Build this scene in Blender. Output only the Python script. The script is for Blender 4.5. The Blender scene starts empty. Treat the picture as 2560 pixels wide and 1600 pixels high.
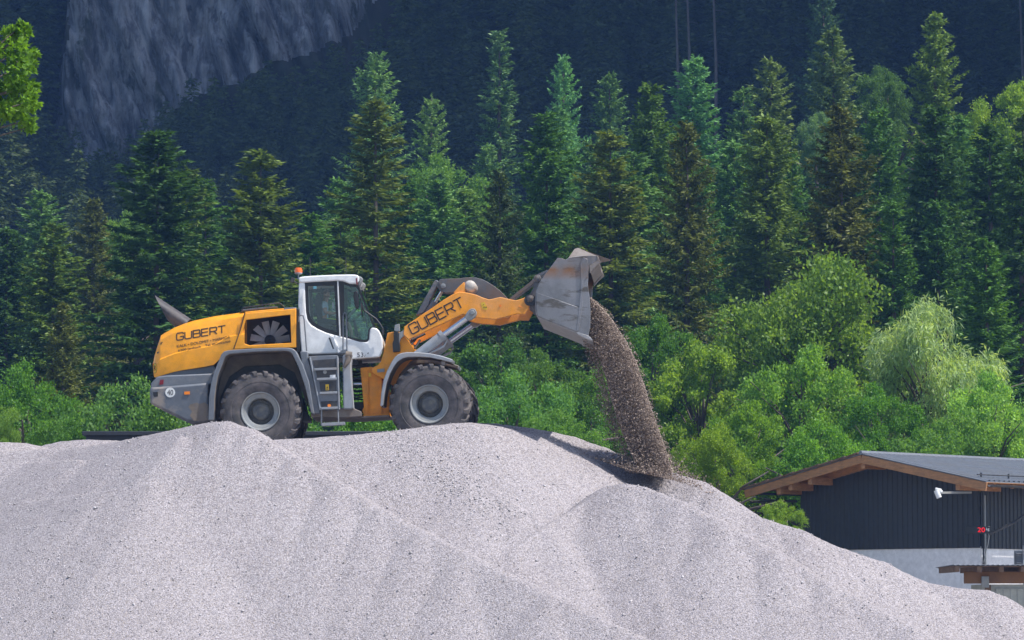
import bpy, bmesh, math, random
import numpy as np
from mathutils import Vector, Matrix, noise as mnoise
from mathutils.bvhtree import BVHTree

R = math.radians
scene = bpy.context.scene
COL = scene.collection

# ------------------------------------------------------------------ camera
FPX = 8800.0                     # focal length in photo pixels (2560 wide)
CAM = Vector((0.0, 0.0, 1.7))
PITCH = math.atan((1520 - 800) / FPX)
cp, sp = math.cos(PITCH), math.sin(PITCH)
cam_d = bpy.data.cameras.new('camera')
cam_o = bpy.data.objects.new('camera', cam_d)
COL.objects.link(cam_o)
cam_d.sensor_width = 36.0
cam_d.lens = FPX / 2560 * 36.0
cam_d.clip_start = 0.5
cam_d.clip_end = 3000
cam_o.location = CAM
cam_o.rotation_euler = (math.pi / 2 + PITCH, 0, 0)
scene.camera = cam_o


def ray(px, py):
    """slopes (dx/dy, dz/dy) of the view ray through a photo pixel"""
    u = (px - 1280) / FPX
    v = (800 - py) / FPX
    y = cp - v * sp
    return u / y, (sp + v * cp) / y


def at(px, py, Y):
    k, m = ray(px, py)
    return Vector((k * Y, Y, CAM.z + m * Y))


def proj(p):
    x, y, z = p[0] - CAM.x, p[1] - CAM.y, p[2] - CAM.z
    f = y * cp + z * sp
    return 1280 + FPX * x / f, 800 - FPX * (-y * sp + z * cp) / f


Q = 2560 / 2420.0                # overview pixels to photo pixels

# ------------------------------------------------------------------ objects


def tag(o, label=None, cat=None, group=None, kind=None):
    if label:
        o['label'] = label
    if cat:
        o['category'] = cat
    if group:
        o['group'] = group
    if kind:
        o['kind'] = kind
    return o


def empty(name, loc, rz=0.0):
    o = bpy.data.objects.new(name, None)
    o.location = loc
    o.rotation_euler = (0, 0, rz)
    COL.objects.link(o)
    return o


def link_mesh(name, me, parent=None):
    o = bpy.data.objects.new(name, me)
    COL.objects.link(o)
    if parent is not None:
        o.parent = parent
    return o


def build(name, bm, mats, parent=None, bevel=0.0, sharp=38, recalc=True, segs=2):
    if recalc:
        bmesh.ops.recalc_face_normals(bm, faces=bm.faces[:])
    me = bpy.data.meshes.new(name)
    bm.to_mesh(me)
    bm.free()
    if not isinstance(mats, (list, tuple)):
        mats = [mats]
    for m in mats:
        me.materials.append(m)
    me.shade_smooth()
    me.set_sharp_from_angle(angle=R(sharp))
    o = link_mesh(name, me, parent)
    if bevel > 0:
        md = o.modifiers.new('bevel', 'BEVEL')
        md.width = bevel
        md.segments = segs
        md.limit_method = 'ANGLE'
        md.angle_limit = R(35)
        md.use_clamp_overlap = True
    return o


def np_mesh(name, verts, quads, mats, tri=False, smooth=False):
    """mesh from numpy arrays, all faces of one size"""
    n = quads.shape[1]
    me = bpy.data.meshes.new(name)
    me.vertices.add(len(verts))
    me.vertices.foreach_set('co', np.asarray(verts, np.float32).ravel())
    me.loops.add(quads.size)
    me.loops.foreach_set('vertex_index', quads.astype(np.int32).ravel())
    me.polygons.add(len(quads))
    me.polygons.foreach_set('loop_start', np.arange(0, quads.size, n, dtype=np.int32))
    me.polygons.foreach_set('loop_total', np.full(len(quads), n, np.int32))
    me.update(calc_edges=True)
    for m in (mats if isinstance(mats, (list, tuple)) else [mats]):
        me.materials.append(m)
    if smooth:
        me.shade_smooth()
    return me


# ------------------------------------------------------------------ shapes in a bmesh


def prism(bm, pts, y0, y1, mi=0):
    """outline in x-z pushed through from y0 to y1"""
    a = [bm.verts.new((x, y0, z)) for x, z in pts]
    b = [bm.verts.new((x, y1, z)) for x, z in pts]
    n = len(pts)
    fs = [bm.faces.new(a), bm.faces.new(b[::-1])]
    for i in range(n):
        fs.append(bm.faces.new((a[i], b[i], b[(i + 1) % n], a[(i + 1) % n])))
    for f in fs:
        f.material_index = mi
    return fs


def ring(bm, outer, inner, y0, y1, mi=0):
    """plate with a hole: two outlines of the same length"""
    n = len(outer)
    oa = [bm.verts.new((x, y0, z)) for x, z in outer]
    ob = [bm.verts.new((x, y1, z)) for x, z in outer]
    ia = [bm.verts.new((x, y0, z)) for x, z in inner]
    ib = [bm.verts.new((x, y1, z)) for x, z in inner]
    for i in range(n):
        j = (i + 1) % n
        for q in ((oa[i], oa[j], ia[j], ia[i]), (ob[j], ob[i], ib[i], ib[j]),
                  (oa[j], oa[i], ob[i], ob[j]), (ia[i], ia[j], ib[j], ib[i])):
            bm.faces.new(q).material_index = mi


def box(bm, c, s, rot=None, mi=0):
    m = Matrix.Translation(Vector(c))
    if rot is not None:
        m = m @ rot.to_4x4()
    m = m @ Matrix.Diagonal((s[0], s[1], s[2], 1))
    r = bmesh.ops.create_cube(bm, size=1, matrix=m)
    for v in r['verts']:
        for f in v.link_faces:
            f.material_index = mi


def frame_of(d):
    d = d.normalized()
    up = Vector((0, 0, 1)) if abs(d.z) < .95 else Vector((0, 1, 0))
    s = d.cross(up).normalized()
    return s, s.cross(d).normalized()


def tube(bm, path, r, seg=8, caps=True, mi=0):
    path = [Vector(p) for p in path]
    n = len(path)
    rings = []
    for i, p in enumerate(path):
        d = (path[min(i + 1, n - 1)] - path[max(i - 1, 0)])
        s, t = frame_of(d)
        rr = r[i] if isinstance(r, (list, tuple)) else r
        rings.append([bm.verts.new(p + (s * math.cos(a) + t * math.sin(a)) * rr)
                      for a in (2 * math.pi * k / seg for k in range(seg))])
    for i in range(n - 1):
        for k in range(seg):
            f = bm.faces.new((rings[i][k], rings[i][(k + 1) % seg], rings[i + 1][(k + 1) % seg], rings[i + 1][k]))
            f.material_index = mi
    if caps:
        bm.faces.new(rings[0][::-1]).material_index = mi
        bm.faces.new(rings[-1]).material_index = mi


def lathe_y(bm, prof, c=(0, 0, 0), seg=48, mi=0, close=False):
    """profile [(radius, y)] turned about an axis along y"""
    rings = []
    for rr, y in prof:
        if rr < 1e-5:
            rings.append([bm.verts.new((c[0], c[1] + y, c[2]))])
        else:
            rings.append([bm.verts.new((c[0] + rr * math.cos(a), c[1] + y, c[2] + rr * math.sin(a)))
                          for a in (2 * math.pi * k / seg for k in range(seg))])
    m = len(rings)
    for i in range(m if close else m - 1):
        A, B = rings[i], rings[(i + 1) % m]
        for k in range(seg):
            k2 = (k + 1) % seg
            if len(A) == 1 and len(B) == 1:
                continue
            if len(A) == 1:
                f = bm.faces.new((A[0], B[k2], B[k]))
            elif len(B) == 1:
                f = bm.faces.new((A[k], A[k2], B[0]))
            else:
                f = bm.faces.new((A[k], A[k2], B[k2], B[k]))
            f.material_index = mi


def loft(bm, rings, mi=0, cap=True):
    vs = [[bm.verts.new(p) for p in r] for r in rings]
    n = len(vs[0])
    for i in range(len(vs) - 1):
        for k in range(n):
            bm.faces.new((vs[i][k], vs[i][(k + 1) % n], vs[i + 1][(k + 1) % n], vs[i + 1][k])).material_index = mi
    if cap:
        bm.faces.new(vs[0][::-1]).material_index = mi
        bm.faces.new(vs[-1]).material_index = mi


# ------------------------------------------------------------------ materials
def nodes_of(name):
    m = bpy.data.materials.new(name)
    m.use_nodes = True
    nt = m.node_tree
    nt.nodes.clear()
    return m, nt, nt.nodes, nt.links


def N(nt, t, **kw):
    n = nt.nodes.new(t)
    for k, v in kw.items():
        if k.startswith('i_'):
            n.inputs[k[2:].replace('_', ' ')].default_value = v
        else:
            setattr(n, k, v)
    return n


def rgba(c):
    return (c[0], c[1], c[2], 1.0)


def mixc(nt, fac, a, b, blend='MIX'):
    n = nt.nodes.new('ShaderNodeMix')
    n.data_type = 'RGBA'
    n.blend_type = blend
    for sock, v in ((n.inputs['Factor'], fac), (n.inputs[6], a), (n.inputs[7], b)):
        if isinstance(v, bpy.types.NodeSocket):
            nt.links.new(v, sock)
        elif isinstance(v, (int, float)):
            sock.default_value = v
        else:
            sock.default_value = rgba(v)
    return n.outputs[2]


def ramp(nt, src, p0, p1, c0=(0, 0, 0), c1=(1, 1, 1)):
    n = nt.nodes.new('ShaderNodeValToRGB')
    n.color_ramp.elements[0].position = p0
    n.color_ramp.elements[1].position = p1
    n.color_ramp.elements[0].color = rgba(c0)
    n.color_ramp.elements[1].color = rgba(c1)
    nt.links.new(src, n.inputs[0])
    return n.outputs[0]


def tex_noise(nt, scale, detail=4, rough=.55, stretch=None, rot=None):
    tc = nt.nodes.new('ShaderNodeTexCoord')
    out = tc.outputs['Object']
    if stretch or rot:
        mp = nt.nodes.new('ShaderNodeMapping')
        if stretch:
            mp.inputs['Scale'].default_value = stretch
        if rot:
            mp.inputs['Rotation'].default_value = rot
        nt.links.new(out, mp.inputs[0])
        out = mp.outputs[0]
    n = nt.nodes.new('ShaderNodeTexNoise')
    n.inputs['Scale'].default_value = scale
    n.inputs['Detail'].default_value = detail
    n.inputs['Roughness'].default_value = rough
    nt.links.new(out, n.inputs['Vector'])
    return n.outputs[0]


def paint(name, col, rough=.5, metal=0.0, dirt=None, dscale=2.2, d0=.45, d1=.72, damount=.75, bump=.0, bscale=40,
          stretch=None, spec=.5, coat=0.0, rot=None, second=None):
    m, nt, ns, ln = nodes_of(name)
    out = ns.new('ShaderNodeOutputMaterial')
    b = ns.new('ShaderNodeBsdfPrincipled')
    ln.new(b.outputs[0], out.inputs[0])
    b.inputs['Roughness'].default_value = rough
    b.inputs['Metallic'].default_value = metal
    b.inputs['Specular IOR Level'].default_value = spec
    b.inputs['Coat Weight'].default_value = coat
    base = N(nt, 'ShaderNodeRGB').outputs[0]
    base.default_value = rgba(col)
    # slight unevenness everywhere
    v = ramp(nt, tex_noise(nt, 6.0, 6), .3, .7, (.86, .86, .86), (1.1, 1.1, 1.1))
    c = mixc(nt, 1.0, base, v, 'MULTIPLY')
    if second:
        f2 = ramp(nt, tex_noise(nt, second[1], 5, .6, second[4] if len(second) > 4 else None), second[2], second[3])
        c = mixc(nt, f2, c, second[0])
    if dirt:
        f = ramp(nt, tex_noise(nt, dscale, 8, .65, stretch, rot), d0, d1)
        mul = N(nt, 'ShaderNodeMath', operation='MULTIPLY')
        ln.new(f, mul.inputs[0])
        mul.inputs[1].default_value = damount
        c = mixc(nt, mul.outputs[0], c, dirt)
        rr = N(nt, 'ShaderNodeMapRange')
        ln.new(mul.outputs[0], rr.inputs[0])
        rr.inputs['To Min'].default_value = rough
        rr.inputs['To Max'].default_value = .92
        ln.new(rr.outputs[0], b.inputs['Roughness'])
    ln.new(c, b.inputs['Base Color'])
    if bump > 0:
        bp = N(nt, 'ShaderNodeBump')
        bp.inputs['Strength'].default_value = bump
        bp.inputs['Distance'].default_value = .02
        ln.new(tex_noise(nt, bscale, 5), bp.inputs['Height'])
        ln.new(bp.outputs[0], b.inputs['Normal'])
    return m


DUST = (.36, .31, .26)
BROWN = (.20, .155, .115)
M = {}
M['yellow'] = paint('yellow_paint', (.98, .39, .012), .32, dirt=(.66, .42, .18), dscale=1.3, d0=.52, d1=.85, damount=.25, coat=.3)
M['orange_dusty'] = paint('dusty_arm_paint', (.95, .35, .016), .45, dirt=(.62, .38, .22), dscale=.9, d0=.40, d1=.70, damount=.6)
M['orange_frame'] = paint('frame_paint', (.84, .31, .014), .45, dirt=(.40, .25, .12), dscale=2.2, d0=.5, d1=.8, damount=.6)
M['white'] = paint('cab_white', (.80, .80, .80), .3, dirt=(.55, .50, .45), dscale=1.6, d0=.52, d1=.85, damount=.4, coat=.3)
M['grey'] = paint('grey_paint', (.155, .17, .195), .5, dirt=DUST, dscale=2.4, d0=.52, d1=.75, damount=.55)
M['grey_light'] = paint('light_grey_paint', (.30, .325, .36), .5, dirt=DUST, dscale=2.0, d0=.45, d1=.7, damount=.6)
M['counter'] = paint('counterweight_paint', (.115, .13, .155), .5, dirt=(.33, .275, .225), dscale=1.4, d0=.5, d1=.62, damount=.7)
M['dark'] = paint('dark_metal', (.035, .037, .042), .55, dirt=(.14, .12, .10), dscale=3, damount=.5)
M['dusty'] = paint('dusty_lining', (.16, .135, .115), .9, dirt=(.30, .235, .175), dscale=2.4, damount=.8)
M['black'] = paint('black_plastic', (.016, .017, .019), .45)
M['rubber'] = paint('tyre_rubber', (.062, .060, .062), .9, dirt=(.22, .185, .178), dscale=3.2, d0=.38, d1=.74, damount=.8, bump=.25, bscale=26)
M['rim'] = paint('rim_grey', (.25, .265, .275), .55, dirt=(.36, .32, .25), dscale=4, d0=.45, d1=.75, damount=.6)
M['rim_dark'] = paint('rim_dish_grey', (.10, .105, .11), .6, dirt=(.24, .21, .16), dscale=6, d0=.42, d1=.7, damount=.7)
M['chrome'] = paint('chromed_rod', (.62, .64, .68), .18, metal=.9)
M['steel'] = paint('worn_steel', (.33, .325, .335), .42, metal=.25, dirt=(.46, .44, .43), dscale=2.2, d0=.4, d1=.68, damount=.65,
                   stretch=(1, 1, 1.8), rot=(0, .4, 0), bump=.12, bscale=14, second=((.30, .18, .12), 1.5, .6, .8))
M['rust'] = paint('brown_steel', (.20, .165, .145), .7, dirt=(.31, .285, .265), dscale=2.6, d0=.4, d1=.7)
M['link'] = paint('grey_linkage', (.13, .135, .145), .5, dirt=(.22, .145, .095), dscale=2.4, d0=.45, d1=.7, damount=.8)
M['letter'] = paint('lettering_ink', (.035, .026, .022), .6)
M['letter_white'] = paint('lettering_white', (.75, .75, .75), .5)
M['sign_white'] = paint('sign_white', (.75, .76, .74), .5)
M['sign_yellow'] = paint('sticker_yellow', (.80, .50, .03), .5)
M['amber'] = paint('amber_reflector', (.95, .26, .02), .3)
M['beacon'] = paint('beacon_amber', (.95, .16, .015), .2, coat=.5)
M['red_lamp'] = paint('red_lamp', (.20, .01, .02), .3)
M['seat'] = paint('seat_fabric', (.03, .032, .036), .9)
M['skin'] = paint('skin', (.52, .30, .22), .55)
M['hair'] = paint('hair_reddish', (.13, .05, .025), .8)
M['shirt'] = paint('shirt_pale_blue', (.55, .68, .76), .9)
M['hivis'] = paint('hivis_yellow', (.62, .85, .02), .8)
M['shoe'] = paint('shoe_green', (.10, .20, .06), .8)
M['fan'] = paint('fan_blade', (.62, .63, .62), .5)
M['wood'] = paint('roof_timber', (.46, .22, .09), .7, dirt=(.20, .12, .07), dscale=3, stretch=(1, 1, 6), d0=.4, d1=.7, damount=.7)
M['wood_dark'] = paint('weathered_timber', (.15, .085, .05), .85, dirt=(.24, .17, .12), dscale=3, d0=.4, d1=.7)
M['wood_mid'] = paint('brown_board', (.23, .115, .055), .8, dirt=(.12, .07, .04), dscale=3, d0=.4, d1=.7)
M['roofing'] = paint('grey_sheet_roof', (.20, .215, .245), .42, metal=.15, dirt=(.15, .155, .16), dscale=.8)
M['cladding'] = paint('anthracite_cladding', (.034, .038, .045), .55, dirt=(.055, .057, .06), dscale=.8)
M['render_wall'] = paint('white_render', (.84, .82, .82), .9, dirt=(.66, .64, .64), dscale=.9, d0=.4, d1=.8, damount=.5)
M['door_beige'] = paint('beige_door', (.42, .42, .37), .6, dirt=(.35, .34, .29), dscale=2)
M['concrete'] = paint('concrete_slab', (.30, .30, .29), .9, dirt=(.18, .18, .18), dscale=1.3)
M['dark_wall'] = paint('dark_shed_wall', (.03, .034, .042), .8)
M['bark'] = paint('bark', (.11, .085, .07), .95, dirt=(.19, .16, .14), dscale=1.2)
M['bark_mid'] = paint('grey_bark', (.10, .09, .08), .95, dirt=(.15, .13, .12), dscale=1.0)
M['bark_pale'] = paint('pale_bark', (.24, .20, .17), .95, dirt=(.34, .30, .27), dscale=1.0)


def emit(name, col, s):
    m, nt, ns, ln = nodes_of(name)
    out = ns.new('ShaderNodeOutputMaterial')
    e = ns.new('ShaderNodeEmission')
    e.inputs[0].default_value = rgba(col)
    e.inputs[1].default_value = s
    ln.new(e.outputs[0], out.inputs[0])
    return m


M['led'] = emit('red_led', (1, .02, .03), 1.0)


def glass(name, tint, gloss=.6):
    m, nt, ns, ln = nodes_of(name)
    out = ns.new('ShaderNodeOutputMaterial')
    t = ns.new('ShaderNodeBsdfTransparent')
    t.inputs[0].default_value = rgba(tint)
    g = ns.new('ShaderNodeBsdfGlossy')
    g.inputs['Roughness'].default_value = .03
    g.inputs[0].default_value = (.9, .95, 1, 1)
    fr = ns.new('ShaderNodeFresnel')
    fr.inputs[0].default_value = 1.5
    mx = ns.new('ShaderNodeMixShader')
    ln.new(fr.outputs[0], mx.inputs[0])
    ln.new(t.outputs[0], mx.inputs[1])
    ln.new(g.outputs[0], mx.inputs[2])
    ln.new(mx.outputs[0], out.inputs[0])
    return m


M['glass'] = glass('cab_glass', (.80, .94, .92))
M['glass_dark'] = glass('tinted_door_glass', (.88, .93, .94))


def foliage(name, transl=.35):
    """leaf colour comes from the object's own colour; each leaf differs a little"""
    m, nt, ns, ln = nodes_of(name)
    out = ns.new('ShaderNodeOutputMaterial')
    oi = ns.new('ShaderNodeObjectInfo')
    ge = ns.new('ShaderNodeNewGeometry')
    rnd = ramp(nt, ge.outputs['Random Per Island'], 0, 1, (.60, .64, .6), (1.45, 1.38, 1.25))
    c = mixc(nt, 1.0, oi.outputs['Color'], rnd, 'MULTIPLY')
    big = ramp(nt, tex_noise(nt, .55, 3), .32, .7, (.74, .80, .85), (1.28, 1.18, .95))
    c = mixc(nt, 1.0, c, big, 'MULTIPLY')
    d = ns.new('ShaderNodeBsdfDiffuse')
    ln.new(c, d.inputs[0])
    t = ns.new('ShaderNodeBsdfTranslucent')
    tc = mixc(nt, 1.0, c, (1.5, 1.45, .55), 'MULTIPLY')
    ln.new(tc, t.inputs[0])
    mx = ns.new('ShaderNodeMixShader')
    mx.inputs[0].default_value = transl
    ln.new(d.outputs[0], mx.inputs[1])
    ln.new(t.outputs[0], mx.inputs[2])
    g = ns.new('ShaderNodeBsdfGlossy')
    g.inputs['Roughness'].default_value = .45
    mx2 = ns.new('ShaderNodeMixShader')
    mx2.inputs[0].default_value = .015
    ln.new(mx.outputs[0], mx2.inputs[1])
    ln.new(g.outputs[0], mx2.inputs[2])
    ln.new(mx2.outputs[0], out.inputs[0])
    return m


M['needles'] = foliage('conifer_needles', .22)
M['leaves'] = foliage('broad_leaves', .48)


def gravel_mat(name, dark, light, scale, warm):
    m, nt, ns, ln = nodes_of(name)
    out = ns.new('ShaderNodeOutputMaterial')
    b = ns.new('ShaderNodeBsdfPrincipled')
    b.inputs['Roughness'].default_value = .95
    b.inputs['Specular IOR Level'].default_value = .2
    ln.new(b.outputs[0], out.inputs[0])
    tc = ns.new('ShaderNodeTexCoord')
    v = ns.new('ShaderNodeTexVoronoi')
    v.inputs['Scale'].default_value = scale
    ln.new(tc.outputs['Object'], v.inputs['Vector'])
    sep = ns.new('ShaderNodeSeparateColor')
    ln.new(v.outputs['Color'], sep.inputs[0])
    c = ramp(nt, sep.outputs[0], .0, .75, dark, light)
    warmf = ramp(nt, sep.outputs[1], .78, .95)
    c = mixc(nt, warmf, c, warm)
    v2 = ns.new('ShaderNodeTexVoronoi')
    v2.inputs['Scale'].default_value = scale * .42
    ln.new(tc.outputs['Object'], v2.inputs['Vector'])
    sep2 = ns.new('ShaderNodeSeparateColor')
    ln.new(v2.outputs['Color'], sep2.inputs[0])
    k2 = ramp(nt, sep2.outputs[2], .0, .5, (.76, .76, .77), (1.04, 1.04, 1.04))
    c = mixc(nt, 1.0, c, k2, 'MULTIPLY')
    big = ramp(nt, tex_noise(nt, .55, 5, .6, (1, .6, 1.6)), .34, .66, (.965, .955, .96), (1.03, 1.025, 1.03))
    c = mixc(nt, 1.0, c, big, 'MULTIPLY')
    ln.new(c, b.inputs['Base Color'])
    bp = ns.new('ShaderNodeBump')
    bp.inputs['Strength'].default_value = .9
    bp.inputs['Distance'].default_value = .02
    ad = N(nt, 'ShaderNodeMath', operation='ADD')
    ln.new(v.outputs['Distance'], ad.inputs[0])
    ln.new(v2.outputs['Distance'], ad.inputs[1])
    inv = N(nt, 'ShaderNodeMath', operation='MULTIPLY')
    inv.inputs[1].default_value = -1
    ln.new(ad.outputs[0], inv.inputs[0])
    ln.new(inv.outputs[0], bp.inputs['Height'])
    ln.new(bp.outputs[0], b.inputs['Normal'])
    return m


M['gravel'] = gravel_mat('grey_gravel', (.185, .17, .178), (.52, .482, .503), 60, (.36, .31, .27))


def stone_mat():
    m, nt, ns, ln = nodes_of('falling_stone')
    out = ns.new('ShaderNodeOutputMaterial')
    b = ns.new('ShaderNodeBsdfPrincipled')
    b.inputs['Roughness'].default_value = .9
    ge = ns.new('ShaderNodeNewGeometry')
    c = ramp(nt, ge.outputs['Random Per Island'], .1, 1, (.11, .078, .060), (.50, .40, .33))
    ln.new(c, b.inputs['Base Color'])
    ln.new(b.outputs[0], out.inputs[0])
    return m


M['stone'] = stone_mat()


def ground_mat(name, a, b_, scale):
    m = paint(name, a, .95, dirt=b_, dscale=scale, d0=.35, d1=.7, damount=1.0)
    return m


M['yard'] = ground_mat('yard_ground', (.26, .25, .24), (.36, .34, .33), .4)
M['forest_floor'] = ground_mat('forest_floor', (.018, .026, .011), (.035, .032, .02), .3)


def rock_mat():
    m, nt, ns, ln = nodes_of('limestone_cliff')
    out = ns.new('ShaderNodeOutputMaterial')
    b = ns.new('ShaderNodeBsdfPrincipled')
    b.inputs['Roughness'].default_value = .95
    ln.new(b.outputs[0], out.inputs[0])
    streak = tex_noise(nt, .55, 8, .62, (1.0, 1.0, .16), (0, R(16), 0))
    c = ramp(nt, streak, .38, .62, (.085, .09, .10), (.30, .31, .335))
    fine = ramp(nt, tex_noise(nt, 1.1, 9, .68, (1, 1, .22), (0, R(24), 0)), .40, .52, (.42, .42, .45), (1.1, 1.1, 1.1))
    c = mixc(nt, 1.0, c, fine, 'MULTIPLY')
    veg = ramp(nt, tex_noise(nt, .26, 7, .66, (1, 1, .4), (0, R(22), 0)), .57, .64)
    c = mixc(nt, veg, c, (.028, .038, .018))
    ln.new(c, b.inputs['Base Color'])
    bp = ns.new('ShaderNodeBump')
    bp.inputs['Strength'].default_value = 1.0
    bp.inputs['Distance'].default_value = .8
    ln.new(tex_noise(nt, .9, 8, .62, (1, 1, .25), (0, R(14), 0)), bp.inputs['Height'])
    ln.new(bp.outputs[0], b.inputs['Normal'])
    return m


M['rock'] = rock_mat()

# ------------------------------------------------------------------ noise on numpy arrays
_tab = np.random.default_rng(7).random((256, 256))


def vn(x, y, s=1.0, off=0):
    x = np.asarray(x) * s + off * 17.3
    y = np.asarray(y) * s + off * 9.7
    xi, yi = np.floor(x).astype(int), np.floor(y).astype(int)
    fx, fy = x - xi, y - yi
    fx, fy = fx * fx * (3 - 2 * fx), fy * fy * (3 - 2 * fy)
    a, b = _tab[xi % 256, yi % 256], _tab[(xi + 1) % 256, yi % 256]
    c, d = _tab[xi % 256, (yi + 1) % 256], _tab[(xi + 1) % 256, (yi + 1) % 256]
    return (a * (1 - fx) + b * fx) * (1 - fy) + (c * (1 - fx) + d * fx) * fy - .5


def fbm(x, y, s, n=4, off=0):
    t, a = 0, 1
    for i in range(n):
        t = t + a * vn(x, y, s, off + i * 3)
        s *= 2.03
        a *= .5
    return t


def ground_z(x, y):
    y = np.asarray(y, float)
    z = np.where(y < 118, 0, np.where(y < 190, (y - 118) * .12, 8.64 + (y - 190) * .20))
    return z


def gz(x, y):
    return float(ground_z(x, y))


def grid_mesh(name, X, Y, Z, mats):
    ny, nx = X.shape
    v = np.stack([X, Y, Z], -1).reshape(-1, 3)
    i = np.arange(ny * nx).reshape(ny, nx)
    q = np.stack([i[:-1, :-1], i[:-1, 1:], i[1:, 1:], i[1:, :-1]], -1).reshape(-1, 4)
    return np_mesh(name, v, q, mats, smooth=True)


# ------------------------------------------------------------------ ground and mountain
xs = np.linspace(-220, 260, 161)
ys = np.concatenate([np.linspace(-30, 116, 30), np.linspace(118, 292, 90)])
X, Y = np.meshgrid(xs, ys)
Z = ground_z(X, Y) + np.where(Y > 120, fbm(X, Y, .05, 4) * 1.6 * np.clip((Y - 118) / 20, 0, 1), 0)
g_me = grid_mesh('ground', X, Y, Z, [M['yard'], M['forest_floor']])
fy = Y[:-1, :-1].ravel()
g_me.polygons.foreach_set('material_index', (fy > 119).astype(np.int32))
ground = link_mesh('ground', g_me)
tag(ground, 'flat quarry yard rising into the wooded slope', 'ground', kind='structure')


def face_y(x, z):
    """depth of the mountain face at height z"""
    lo = 284 + (z - 24) / math.tan(R(50))
    k = 58
    hi = 284 + (k - 24) / math.tan(R(50)) + (z - k) / math.tan(R(88.5))
    y = np.where(z < k, lo, hi)
    return y


xs = np.concatenate([np.linspace(-150, -51, 100), np.arange(-50, -6, .22), np.linspace(-5.8, 250, 256)])
zs = np.concatenate([np.linspace(16, 28, 25), np.arange(28.3, 66, .28), np.linspace(66.5, 80, 26), np.linspace(81, 285, 120)])
X, Zm = np.meshgrid(xs, zs)
rib = fbm(X + Zm * .28, Zm * .16, .11, 5, 2) * 6.0 + fbm(X + Zm * .25, Zm * .2, .5, 4, 5) * 1.6
Ym = face_y(X, Zm) + rib
# limestone wall at the upper left: stands steeper and a little further forward
cx0 = at(130, 300, 300).x
cx1 = at(900, 100, 300).x
wc = np.clip((X - cx0) / 1.5, 0, 1) * np.clip((cx1 + 6 - X) / 8, 0, 1)
u_ = X + Zm * .42
groove = np.abs(fbm(u_, Zm * .10, .42, 4, 6))
groove2 = np.abs(fbm(X + Zm * .12, Zm * .16, .95, 3, 9))
wall_y = 296 + (Zm - 34) * .14 + rib * .45 - np.clip(groove, 0, .5) * 5.0 - np.clip(groove2, 0, .5) * 1.6 + fbm(X, Zm, 1.3, 3, 13) * .35
Ym = np.where(Zm > 28, Ym * (1 - wc) + np.minimum(Ym, wall_y) * wc, Ym)
# a buttress outside the view on the right keeps the flank in the shade
sb = np.clip((X - 49 - rib * .2) / 5, 0, 1)
sb = sb * sb * (3 - 2 * sb)
Ym = Ym * (1 - sb) + np.minimum(Ym, 254 + (Zm - 20) * .02 + rib * .4) * sb
xs_m, zs_m = xs, zs
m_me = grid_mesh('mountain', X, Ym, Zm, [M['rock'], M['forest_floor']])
cxs, czs = X[:-1, :-1].ravel(), Zm[:-1, :-1].ravel()
cliff_poly = [(230, -900), (178, -60), (150, 120), (118, 320), (215, 345), (320, 330), (385, 240), (470, 185), (560, 160), (650, 110), (745, 85), (830, 30), (930, -60), (1000, -900)]


def inside(x, y, poly):
    c = False
    j = len(poly) - 1
    for i in range(len(poly)):
        xi, yi = poly[i]
        xj, yj = poly[j]
        if (yi > y) != (yj > y) and x < (xj - xi) * (y - yi) / (yj - yi) + xi:
            c = not c
        j = i
    return c


rock_area = [(x, y + (45 if 0 < y < 360 and x > 150 else 0)) for x, y in cliff_poly]
cys = Ym[:-1, :-1].ravel()
isrock = np.zeros(len(cxs), bool)
for i in np.nonzero((wc[:-1, :-1].ravel() > .05))[0]:
    pp = proj((cxs[i], cys[i], czs[i]))
    isrock[i] = inside(pp[0] / Q + 14 * vn(cxs[i], czs[i], .4), pp[1] / Q + 20 * vn(cxs[i], czs[i], .5, 3), rock_area)
isrock |= (fbm(cxs, czs, .05, 3, 11) > .36) & (czs > 40)


def surf_y(x, z):
    i = int(np.clip(np.searchsorted(xs_m, x), 0, len(xs_m) - 1))
    j = int(np.argmin(np.abs(zs_m - z)))
    return float(Ym[j, i])



m_me.polygons.foreach_set('material_index', np.where(isrock, 0, 1).astype(np.int32))
mountain = link_mesh('mountain', m_me)
tag(mountain, 'shaded mountain flank with a bare limestone cliff at the upper left', 'mountain', kind='structure')

# ------------------------------------------------------------------ gravel heap
REPOSE = math.tan(R(34.5))


def sp_pts(lst, dy=0):
    """(overview x, overview y, depth) to world points"""
    return [at(x * Q, y * Q, d + dy) for x, y, d in lst]


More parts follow.
